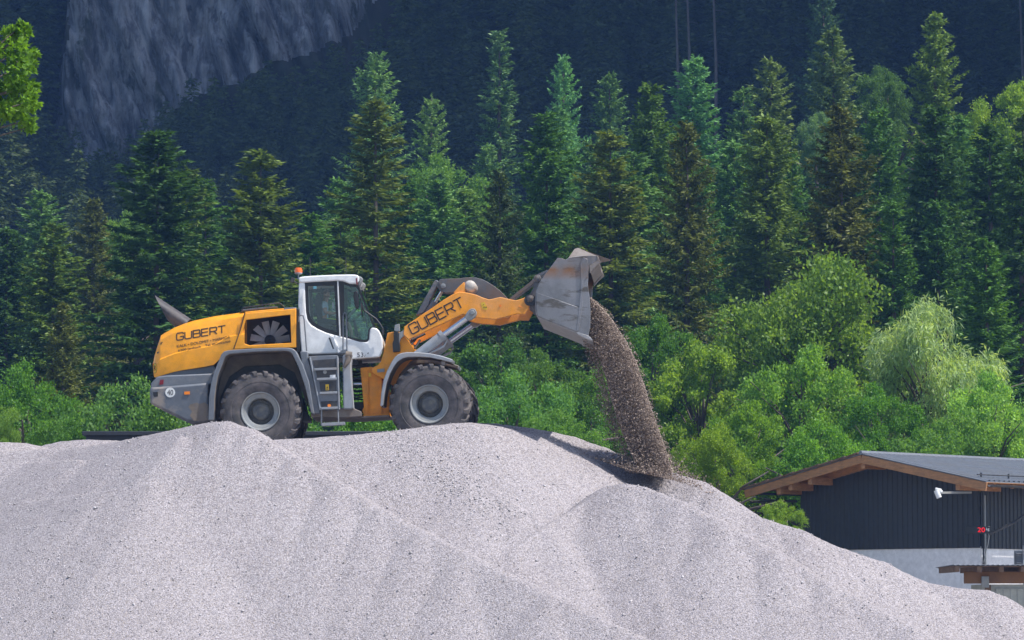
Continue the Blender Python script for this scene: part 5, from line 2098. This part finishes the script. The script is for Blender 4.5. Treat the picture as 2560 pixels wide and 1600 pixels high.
pel, spine_, chest, neck, head0, head1 = J(515, 845, 0), J(505, 760, 0), J(520, 610, 0), J(545, 535, 0), J(562, 500, 0), J(562, 415, 0)
body = [[(pel, .13), (spine_, .125), (chest, .14), (J(540, 560, 0), .075), (neck, .055), (head0, .075), (J(564, 455, 0), .092), (head1, .078), (J(560, 385, 0), .03)],
        [(J(564, 455, 0), .092), (J(596, 462, 0), .03), (J(620, 470, 0), .012)],
        [(head0, .075), (J(592, 505, 0), .035)]]
for sd in (-1, 1):
    sh, el_, ha = J(520, 575, sd * .19), J(545, 705, sd * .27), J(660, 718, sd * .14)
    body.append([(chest, .14), (sh, .062), (el_, .045), ((el_ + ha) / 2, .042), (ha, .028), (ha + Vector((.05, 0, .015)), .030), (ha + Vector((.085, 0, .02)), .030)])
    pb = ha + Vector((.085, 0, .02))
    for f_, (l1, oy) in enumerate(((.040, -.028), (.046, -.010), (.043, .009), (.034, .027))):
        k0 = pb + Vector((.012, oy, .004))
        body.append([(pb, .030), (k0, .010), (k0 + Vector((l1 * .8, 0, -.010)), .009), (k0 + Vector((l1, 0, -.040)), .0085), (k0 + Vector((l1 * .6, 0, -.058)), .008)])
    th0 = ha + Vector((.05, 0, .015))
    body.append([(th0, .030), (th0 + Vector((.02, -sd * .03, .012)), .012), (th0 + Vector((.055, -sd * .045, -.005)), .0105), (th0 + Vector((.078, -sd * .04, -.022)), .009)])
    hip, kn, an = J(530, 850, sd * .10), J(872, 862, sd * .18), J(925, 1050, sd * .17)
    body.append([(pel, .13), (hip, .085), (J(700, 850, sd * .15), .078), (kn, .058), (J(905, 945, sd * .18), .056), (an, .04), (an + Vector((.10, 0, -.05)), .036), (an + Vector((.17, 0, -.07)), .028)])
    body.append([(J(564, 455, 0), .092), (J(556, 458, sd * .085), .026), (J(556, 452, sd * .098), .016)])
person = skin_obj('person', body, M['skin'])
person.location = drv
tag(person, 'seated driver in profile inside the cab, red-brown hair and beard, pale blue t-shirt', 'person')
shirt = [[(J(512, 830, 0), .142), (spine_, .14), (chest, .155), (J(540, 572, 0), .088)]]
shorts = [[(J(512, 850, 0), .14), (J(530, 852, 0), .12)]]
for sd in (-1, 1):
    sh, el_ = J(520, 575, sd * .19), J(545, 705, sd * .27)
    shirt.append([(chest, .155), (sh, .078), (sh + (el_ - sh) * .62, .066)])
    shorts.append([(J(530, 852, 0), .12), (J(560, 852, sd * .12), .10), (J(700, 850, sd * .15), .095), (J(835, 858, sd * .178), .080)])
skin_obj('shirt', shirt, M['shirt'], person)
skin_obj('shorts', shorts, M['hivis'], person)
hairc = [[(J(548, 470, 0), .07), (J(548, 430, 0), .092), (J(556, 400, 0), .082), (J(580, 392, 0), .05), (J(598, 405, 0), .03)]]
skin_obj('hair', hairc, M['hair'], person)
skin_obj('beard', [[(J(560, 498, 0), .066), (J(585, 505, 0), .05), (J(598, 498, 0), .035)]], M['hair'], person)
shoes = []
for sd in (-1, 1):
    an = J(930, 1055, sd * .17)
    shoes.append([(an + Vector((-.02, 0, -.01)), .052), (an + Vector((.02, 0, -.05)), .052), (an + Vector((.12, 0, -.065)), .05), (an + Vector((.19, 0, -.075)), .035)])
for sh_ in shoes:
    skin_obj('shoe', [sh_], M['shoe'], person)

# ------------------------------------------------------------------ gravel pouring out of the bucket
rng = np.random.default_rng(31)
left = [(1392, 712), (1392, 760), (1393, 800), (1412, 850), (1428, 900), (1440, 950), (1455, 1000), (1475, 1050), (1498, 1100), (1510, 1118)]
right = [(1396, 704), (1420, 722), (1444, 745), (1482, 800), (1510, 855), (1528, 910), (1545, 965), (1562, 1015), (1578, 1060), (1592, 1116)]
n = 150000
t = rng.random(n) ** .85
li = np.linspace(0, 1, len(left))
lx, ly = np.interp(t, li, [p[0] for p in left]), np.interp(t, li, [p[1] for p in left])
rx, ry = np.interp(t, li, [p[0] for p in right]), np.interp(t, li, [p[1] for p in right])
w = rng.beta(1.25, 1.15, n)
loose = rng.random(n) < .05
w = .06 + w * .88
w = np.where(loose, rng.uniform(-.28, 1.05, n), w)
fx_, fy_ = lx + (rx - lx) * w, ly + (ry - ly) * w
dy = rng.uniform(-1.42, 1.42, n) * (1 - .12 * t)
C = np.zeros((n, 3))
for i in range(n):
    d0 = dy[i]
    x, z = trace([(fx_[i] * Q, fy_[i] * Q)], d0, ART)[0]
    v = rotf @ Vector((x, d0, z))
    C[i] = (v.x + piv.x, v.y + YC, v.z + ZB)
# thin curtain trailing on the left of the stream
nc = 3200
tc_ = rng.uniform(.12, .95, nc)
k_ = rng.exponential(.16, nc)
cx_a = np.interp(tc_, li, [p[0] for p in left]) - k_ * 60 * (.3 + tc_) + rng.normal(0, 2, nc)
cy_a = np.interp(tc_, li, [p[1] for p in left]) + rng.normal(0, 6, nc)
Cc = np.array([at(a * Q, b * Q, rng.uniform(80.0, 82.4)) for a, b in zip(cx_a, cy_a)])
C = np.concatenate([C, Cc])
# splash where it lands
n2 = 7500
sx_ = rng.gamma(2.0, 34, n2)
px2 = 1500 + sx_ + rng.uniform(-20, 30, n2)
base_y = np.interp(px2, [1480, 1590, 1650, 1740, 1850], [1098, 1122, 1142, 1195, 1240])
px2 = np.where(rng.random(n2) < .3, 1500 + rng.normal(0, 40, n2), px2)
base_y = np.interp(px2, [1380, 1480, 1590, 1650, 1740, 1850], [1062, 1098, 1122, 1142, 1195, 1240])
py2 = base_y + 12 - np.abs(rng.exponential(.55, n2)) * np.interp(px2, [1400, 1500, 1600, 1700, 1800], [5, 20, 30, 18, 9])
C2 = np.array([at(a * Q, b * Q, rng.uniform(79.6, 82.6)) for a, b in zip(px2, py2)])
C = np.concatenate([C, C2])
S = rng.gamma(4.0, .0021, len(C)) + .004
base = np.array([(1, 0, 0), (-1, 0, 0), (0, 1, 0), (0, -1, 0), (0, 0, 1), (0, 0, -1)], float)
tri = np.array([(0, 2, 4), (2, 1, 4), (1, 3, 4), (3, 0, 4), (2, 0, 5), (1, 2, 5), (3, 1, 5), (0, 3, 5)])
jit = base[None] * rng.uniform(.55, 1.25, (len(C), 6, 1)) + rng.normal(0, .18, (len(C), 6, 3))
Vs = C[:, None, :] + jit * S[:, None, None]
F = tri[None] + (np.arange(len(C)) * 6)[:, None, None]
fg = link_mesh('falling_gravel', np_mesh('falling_gravel', Vs.reshape(-1, 3), F.reshape(-1, 3), M['stone']))
tag(fg, 'brown-grey gravel pouring in a curved stream from the tipped bucket onto the heap', 'falling gravel', kind='stuff')

# loose stones lying on the slope
n3 = 6000
ex, ey = rng.uniform(-13, 13, n3), rng.uniform(69, 80, n3)
ez = np.array([heap_z(a, b) for a, b in zip(ex, ey)])
C3 = np.stack([ex, ey, ez + .008], 1)
# a streak of darker, coarser stones below the machine
extra = []
rs = random.Random(8)
for k in range(800):
    u = rs.random()
    p = hit_heap(940 + 270 * u + rs.gauss(0, 26), 1060 + 170 * u + rs.gauss(0, 16))
    if p is not None:
        jx, jy = p.x + rs.uniform(-.3, .3), p.y + rs.uniform(-.35, .35)
        extra.append((jx, jy, heap_z(jx, jy) + .006))
C3 = np.concatenate([C3, np.array(extra)])
n3 = len(C3)
S3 = rng.gamma(4.0, .0028, n3) + .006
jit = base[None] * rng.uniform(.55, 1.25, (n3, 6, 1)) + rng.normal(0, .18, (n3, 6, 3))
Vs = C3[:, None, :] + jit * S3[:, None, None]
F = tri[None] + (np.arange(n3) * 6)[:, None, None]


def pebble_mat():
    m, nt, ns, ln = nodes_of('loose_pebble')
    out = ns.new('ShaderNodeOutputMaterial')
    b = ns.new('ShaderNodeBsdfPrincipled')
    b.inputs['Roughness'].default_value = .95
    ge = ns.new('ShaderNodeNewGeometry')
    ln.new(ramp(nt, ge.outputs['Random Per Island'], .0, 1, (.30, .285, .29), (.60, .57, .58)), b.inputs['Base Color'])
    ln.new(b.outputs[0], out.inputs[0])
    return m


ps = link_mesh('loose_pebbles', np_mesh('loose_pebbles', Vs.reshape(-1, 3), F.reshape(-1, 3), pebble_mat()))
tag(ps, 'loose pebbles scattered over the slope of the gravel heap', 'pebbles', kind='stuff')

# ------------------------------------------------------------------ barn at the right
BC = Vector((14.62, 110.0, 0.0))
gd = Vector((-.7071, .7071, 0))      # along the gable, away to the left
sdv = Vector((.7071, .7071, 0))      # along the side wall, away to the right
WG, LS, OV = 7.32, 17.0, 1.2
EZ, AZ = 5.55, 6.55
TR = 3.8                             # ridge position along the gable
SL = (AZ - EZ) / 4.92
barn = empty('barn', BC)
tag(barn, 'anthracite-clad barn with white plinth and grey sheet roof, cut by the right edge', 'barn')
ROTB = Matrix((gd, sdv, Vector((0, 0, 1)))).transposed()


def bl(t, s, z):
    return gd * t + sdv * s + Vector((0, 0, z))


def roof_z(t):
    return AZ - abs(t - TR) * SL


def quad_solid(bm, corners, th):
    """slab below four corners"""
    a = [bm.verts.new(c) for c in corners]
    b = [bm.verts.new(c - Vector((0, 0, th))) for c in corners]
    bm.faces.new(a)
    bm.faces.new(b[::-1])
    for i in range(4):
        j = (i + 1) % 4
        bm.faces.new((a[i], b[i], b[j], a[j]))


def bpart(name, bm, mat, parent=None, bevel=.0, **k):
    return build(name, bm, mat, parent or barn, bevel, **k)


# cladding: folded sheet with real ribs
def clad(bm, p0, d, nrm, length, z0f, z1f, pitch=.20, depth=.03):
    n = int(length / pitch)
    prev = None
    pts = []
    for i in range(n):
        a = i * pitch
        for off_, dd in ((0, 0), (pitch * .28, 0), (pitch * .38, depth), (pitch * .90, depth)):
            pts.append((a + off_, dd))
    pts.append((length, 0))
    for a, dd in pts:
        base = p0 + d * a + nrm * dd
        v0 = bm.verts.new(base + Vector((0, 0, z0f(a))))
        v1 = bm.verts.new(base + Vector((0, 0, z1f(a))))
        if prev:
            bm.faces.new((prev[0], v0, v1, prev[1]))
        prev = (v0, v1)


PL = 3.57
bm = bmesh.new()
clad(bm, bl(0, -.02, 0), gd, -sdv, WG, lambda a: PL, lambda a: roof_z(a) - .10)
clad(bm, bl(-.02, 0, 0), sdv, -gd, LS, lambda a: PL - .02, lambda a: roof_z(0) - .10)
clad(bm, bl(WG, 0, 0), sdv, gd, LS, lambda a: PL, lambda a: roof_z(WG) - .10)
bpart('cladding', bm, M['cladding'], sharp=20)
bm = bmesh.new()
for (t0, t1, s0, s1) in ((.0, WG, .0, .2), (.0, .2, .2, LS), (WG - .2, WG, .2, LS)):
    vs0 = [bm.verts.new(bl(t, s, -.3)) for t, s in ((t0, s0), (t1, s0), (t1, s1), (t0, s1))]
    vs1 = [bm.verts.new(bl(t, s, PL + .05)) for t, s in ((t0, s0), (t1, s0), (t1, s1), (t0, s1))]
    bm.faces.new(vs1)
    for i in range(4):
        j = (i + 1) % 4
        bm.faces.new((vs0[i], vs0[j], vs1[j], vs1[i]))
plinth = bpart('plinth', bm, M['render_wall'])
# roof sheets with trapezoid ribs running down the slope
bm = bmesh.new()
TL, TRr = 8.72, -1.13
for ta, tb in ((TR, TRr), (TR, TL)):
    prev = None
    s = -OV
    pitch = .25
    prof = []
    while s < LS:
        for off_, dz in ((0, 0), (.13, 0), (.155, .035), (.225, .035)):
            prof.append((s + off_, dz))
        s += pitch
    for s_, dz in prof:
        v = [bm.verts.new(bl(ta, s_, roof_z(ta) + .05 + dz)), bm.verts.new(bl(tb, s_, roof_z(tb) + .05 + dz))]
        if prev:
            bm.faces.new((prev[0], prev[1], v[1], v[0]))
        prev = v
    quad_solid(bm, [bl(ta, -OV + .02, roof_z(ta) + .045), bl(tb, -OV + .02, roof_z(tb) + .045), bl(tb, LS, roof_z(tb) + .045), bl(ta, LS, roof_z(ta) + .045)], .03)
roofb = bpart('roof', bm, M['roofing'], sharp=15)
bm = bmesh.new()
tube(bm, [bl(TR, -OV - .02, AZ + .07), bl(TR, LS, AZ + .07)], .07, 8)
bpart('ridge_cap', bm, M['roofing'], roofb)
# slate-like edge steps on the left verge
bm = bmesh.new()
for k in range(9):
    t0 = TR + .1 + k * .54
    quad_solid(bm, [bl(t0, -OV - .06, roof_z(t0) + .11), bl(t0 + .62, -OV - .06, roof_z(t0 + .62) + .075), bl(t0 + .62, -OV + .30, roof_z(t0 + .62) + .075), bl(t0, -OV + .30, roof_z(t0) + .11)], .05)
bpart('verge_tile', bm, M['wood_dark'], roofb)


def beam(bm, p, q, w, h):
    d = (q - p).normalized()
    s = d.cross(Vector((0, 0, 1))).normalized() * w / 2
    u = s.cross(d).normalized() * h / 2
    rings = [[c + s + u, c - s + u, c - s - u, c + s - u] for c in (p, q)]
    loft(bm, rings)


for tb, lab in ((TRr, ''), (TL, '')):
    bm = bmesh.new()
    z0, z1 = roof_z(TR) - .13, roof_z(tb) - .13
    beam(bm, bl(TR, -OV + .05, z0), bl(tb, -OV + .05, z1), .07, .26)
    bpart('barge_board', bm, M['wood'], None, .006)
    bm = bmesh.new()
    beam(bm, bl(TR, -.10, z0 - .02), bl(tb * .9 + TR * .1, -.10, roof_z(tb * .9 + TR * .1) - .15), .16, .22)
    bpart('rafter', bm, M['wood'], None, .006)
for t in (TR, .02, WG, TL - 1.9, TR + 2.2):
    bm = bmesh.new()
    beam(bm, bl(t, -OV + .09, roof_z(t) - .32), bl(t, 1.0, roof_z(t) - .32), .16, .24)
    bpart('purlin', bm, M['wood'], None, .006)
for k in range(26):
    bm = bmesh.new()
    s = .35 + k * .64
    beam(bm, bl(TRr + .1, s, roof_z(TRr + .1) - .10), bl(.3, s, roof_z(.3) - .10), .10, .14)
    bpart('rafter', bm, M['wood'], None, .004)
# soffit boarding under the overhang
bm = bmesh.new()
for ta, tb in ((TR, TRr), (TR, TL)):
    quad_solid(bm, [bl(ta, -OV + .08, roof_z(ta) + .012), bl(tb, -OV + .08, roof_z(tb) + .012), bl(tb, LS - .1, roof_z(tb) + .012), bl(ta, LS - .1, roof_z(ta) + .012)], .02)
bpart('soffit', bm, M['wood'])
# gutters
bm = bmesh.new()
for t in (TRr - .06, TL + .06):
    n_ = 8
    for s0, s1 in ((-OV + .1, LS),):
        rings = []
        for s in (s0, s1):
            outer = [bl(t + .075 * math.cos(math.pi + math.pi * k / n_), s, roof_z(TRr if t < 0 else TL) - .06 + .075 * math.sin(math.pi + math.pi * k / n_)) for k in range(n_ + 1)]
            inner = [bl(t + .066 * math.cos(math.pi + math.pi * k / n_), s, roof_z(TRr if t < 0 else TL) - .06 + .066 * math.sin(math.pi + math.pi * k / n_)) for k in range(n_, -1, -1)]
            rings.append(outer + inner)
        loft(bm, rings)
bpart('gutter', bm, M['dark'])
bm = bmesh.new()
gzv = roof_z(TRr) - .14
tube(bm, [bl(TRr - .06, 1.9, gzv), bl(TRr - .06, 1.9, gzv - .30), bl(-.6, .9, gzv - 1.05), bl(-.09, .02, gzv - 1.5), bl(-.09, .02, gzv - 2.5), bl(-.09, .02, 0)], .05, 9)
bpart('downpipe', bm, M['dark'])
bm = bmesh.new()
tube(bm, [bl(-.20, -.02, 0), bl(-.20, -.02, EZ - .35)], .028, 8)
bpart('conduit', bm, M['rim'])
bm = bmesh.new()
tube(bm, [bl(WG + .10, -.1, 4.55 + .63), bl(WG + 2.1, -.1, 4.55 + .66)], .045, 8)
bpart('drain_pipe', bm, M['dark'])
# snow guard rail near the eave
bm = bmesh.new()
tube(bm, [bl(TRr + .55, -.9, roof_z(TRr + .55) + .16), bl(TRr + .55, LS, roof_z(TRr + .55) + .16)], .022, 6)
for k in range(12):
    s = -.7 + k * 1.4
    tube(bm, [bl(TRr + .55, s, roof_z(TRr + .55) + .02), bl(TRr + .55, s, roof_z(TRr + .55) + .22)], .03, 6)
bpart('snow_guard', bm, M['dark'], roofb)
# louvre in the plinth
bm = bmesh.new()
for k in range(7):
    z = 3.02 + k * .07
    vs = [bm.verts.new(bl(-.03, 1.75, z)), bm.verts.new(bl(-.03, 3.2, z)), bm.verts.new(bl(-.075, 3.2, z - .05)), bm.verts.new(bl(-.075, 1.75, z - .05))]
    bm.faces.new(vs)
vs = [bm.verts.new(bl(-.012, s, z)) for s, z in ((1.7, 2.9), (3.25, 2.9), (3.25, 3.5), (1.7, 3.5))]
bm.faces.new(vs)
bpart('louvre', bm, M['grey'], plinth)
bm = bmesh.new()
for s in (2.05, 2.25):
    tube(bm, [bl(-.10, s, 2.3), bl(-.10, s, PL + .1)], .022, 6)
bpart('vent_pipe', bm, M['grey_light'], plinth)

# surveillance camera on its bracket
bm = bmesh.new()
cpos = at(2352, 1232, 108.9) - BC
cend = at(2428, 1231, 109.6) - BC
cam_r = empty('security_camera', BC + cend)
tag(cam_r, 'white security camera on a long horizontal bracket at the barn corner', 'camera')
b0 = Vector((0, 0, 0))
b1 = cpos - cend
beam(bm, b0, b1, .06, .07)
build('bracket', bm, M['rim'], cam_r, .006)
bm = bmesh.new()
d_ = Vector((.10, -.10, -.26)).normalized()
tube(bm, [b1 + Vector((-.14, 0, .08)), b1 + Vector((-.05, -.02, -.16))], [.085, .085], 12)
tube(bm, [b1 + Vector((-.14, 0, .06)), b1 + Vector((.05, 0, .03))], .05, 8)
tube(bm, [b1 + Vector((-.17, 0, .13)), b1 + Vector((.02, 0, .08))], .04, 8)
build('camera_body', bm, M['white'], cam_r, .01)

# weight display
dp = at(2445, 1325, 109.3)
disp = empty('weight_display', dp)
tag(disp, 'black weight display at the barn corner with red digits 20 and kg', 'display')
bm = bmesh.new()
box(bm, (0, 0, 0), (.76, .10, .22))
build('housing', bm, M['black'], disp, .012)


def text_mesh(name, txt, x0, x1, z0, cap, y, mat, parent):
    polys, a, b = font_polys(txt)
    bm = bmesh.new()
    u = (x1 - x0) / (b - a)
    for q in polys:
        f = bm.faces.new([bm.verts.new((x0 + (p[0] - a) * u, y, z0 + p[1] / .70 * cap)) for p in q])
    return build(name, bm, mat, parent, 0, recalc=False)


text_mesh('digits', '20', -.02, .21, -.065, .145, -.054, M['led'], disp)
text_mesh('unit_lettering', 'kg', .245, .345, -.01, .085, -.054, M['letter_white'], disp)
bm = bmesh.new()
tube(bm, [(.32, .0, -.11), (.34, -.02, -.2), (.30, -.02, -.45), (.22, 0, -.75), (.17, .05, -1.0)], .012, 6)
build('cable', bm, M['rim'], disp, 0)

# small shed in front
SH = Vector((13.9, 100.0, 0))
shed = empty('small_shed', SH)
tag(shed, 'low weathered timber shed with corrugated roof and beige door in front of the barn', 'shed')
rz_ = at(2450, 1412, 99.3).z
x0 = at(2380, 1412, 99.3).x - SH.x
bm = bmesh.new()
prev = None
n_ = 150
for k in range(n_):
    x = x0 + k * .035
    dz = .012 * math.sin(k * math.pi / 2)
    v = [bm.verts.new((x, -.75, rz_ + dz)), bm.verts.new((x, 3.2, rz_ + dz - .03))]
    if prev:
        bm.faces.new((prev[0], v[0], v[1], prev[1]))
    prev = v
sr = build('roof', bm, M['roofing'], shed, 0, 80)
sr.modifiers.new('thick', 'SOLIDIFY').thickness = .012
bm = bmesh.new()
for k in range(8):
    x = x0 + .10 + k * .62
    box(bm, (x + .05, 1.2, rz_ - .115), (.13, 3.8, .17))
build('rafter', bm, M['wood_dark'], shed, .006)
bm = bmesh.new()
box(bm, (x0 + 2.55, 1.2, rz_ - .045), (5.0, 3.7, .03))
build('roof_boarding', bm, M['wood_dark'], shed)
bx0, bz0, bz1 = at(2409, 1429, 100).x - SH.x, at(2409, 1459, 100).z, at(2409, 1429, 100).z
bm = bmesh.new()
box(bm, ((bx0 + 4.2) / 2, -.06, (bz0 + bz1) / 2), (4.2 - bx0, .12, bz1 - bz0))
build('beam', bm, M['wood_mid'], shed, .008)
bm = bmesh.new()
wx0 = at(2462, 1470, 100).x - SH.x
box(bm, ((wx0 + 4.2) / 2, 1.5, bz0 / 2 - .01), (4.2 - wx0, 3.0, bz0 - .02))
build('wall', bm, M['door_beige'], shed, .006)
bm = bmesh.new()
dx0 = at(2488, 1470, 100).x - SH.x
box(bm, ((dx0 + 4.1) / 2, -.03, bz0 / 2 - .06), (4.1 - dx0, .05, bz0 - .14))
for k in range(14):
    box(bm, (dx0 + .1 + k * .2, -.06, bz0 / 2 - .06), (.16, .025, bz0 - .18))
build('door', bm, M['door_beige'], shed, .005)
bm = bmesh.new()
box(bm, (wx0 + .08, -.07, bz0 / 2 - .02), (.16, .14, bz0 - .03))
build('post', bm, M['wood_dark'], shed, .008)
mb = at(2462, 1455, 99.9)
bm = bmesh.new()
box(bm, (0, 0, 0), (.21, .12, .32))
mbx = build('utility_box', bm, M['rim'], None, .012)
mbx.location = (mb.x, 99.82, mb.z)
tag(mbx, 'light grey utility box fixed under the shed roof beside the beige door', 'utility box')

# low dark wall behind the heap
w0, w1 = at(215, 1089, 101), at(1010, 1074, 101)
bm = bmesh.new()
box(bm, ((w0.x + w1.x) / 2, 101.2, (w0.z) / 2), (w1.x - w0.x, .4, w0.z))
box(bm, ((w0.x + w1.x) / 2, 101.2, w0.z + .06), (w1.x - w0.x + .2, .7, .12))
lw_ = build('yard_wall', bm, M['dark_wall'], None, .02)
tag(lw_, 'long low dark wall behind the gravel, seen under the loader and left of it', 'wall')

# ------------------------------------------------------------------ light, sky, air
EL, AZI = R(60), R(107)       # sun stands right of and behind the scene
sdir = Vector((math.cos(EL) * math.sin(AZI), math.cos(EL) * math.cos(AZI), math.sin(EL)))
sun_d = bpy.data.lights.new('sun', 'SUN')
sun_d.energy = 5.0
sun_d.angle = R(.53)
sun_d.color = (1.0, .955, .89)
sun = bpy.data.objects.new('sun', sun_d)
COL.objects.link(sun)
sun.rotation_euler = sdir.to_track_quat('Z', 'Y').to_euler()
sun.location = (40, 60, 200)
world = bpy.data.worlds.new('World')
scene.world = world
world.use_nodes = True
wn = world.node_tree
bg = wn.nodes['Background']
sky = wn.nodes.new('ShaderNodeTexSky')
sky.sky_type = 'NISHITA'
sky.sun_disc = False
sky.sun_elevation = EL
sky.sun_rotation = AZI
wn.links.new(sky.outputs[0], bg.inputs[0])
bg.inputs[1].default_value = .15

hz, nt, ns, ln = nodes_of('air_haze')
out = ns.new('ShaderNodeOutputMaterial')
pv = ns.new('ShaderNodeVolumePrincipled')
pv.inputs['Color'].default_value = (.21, .42, .95, 1)
pv.inputs['Density'].default_value = .00031
pv.inputs['Anisotropy'].default_value = 0
ln.new(pv.outputs[0], out.inputs['Volume'])
bm = bmesh.new()
box(bm, (20, 185, 142), (520, 480, 296))
hzo = build('haze', bm, hz)
tag(hzo, 'thin bluish air haze over the slope', 'haze', kind='stuff')

scene.view_settings.view_transform = 'Standard'
scene.view_settings.look = 'None'
scene.view_settings.gamma = 1
scene.view_settings.exposure = .35
cy = scene.cycles
cy.use_denoising = True
cy.max_bounces = 8
cy.diffuse_bounces = 3
cy.glossy_bounces = 3
cy.transmission_bounces = 4
cy.transparent_max_bounces = 12
cy.volume_bounces = 0
cy.volume_step_rate = 4
cy.use_adaptive_sampling = True
cy.adaptive_threshold = .02
cy.caustics_reflective = False
cy.caustics_refractive = False
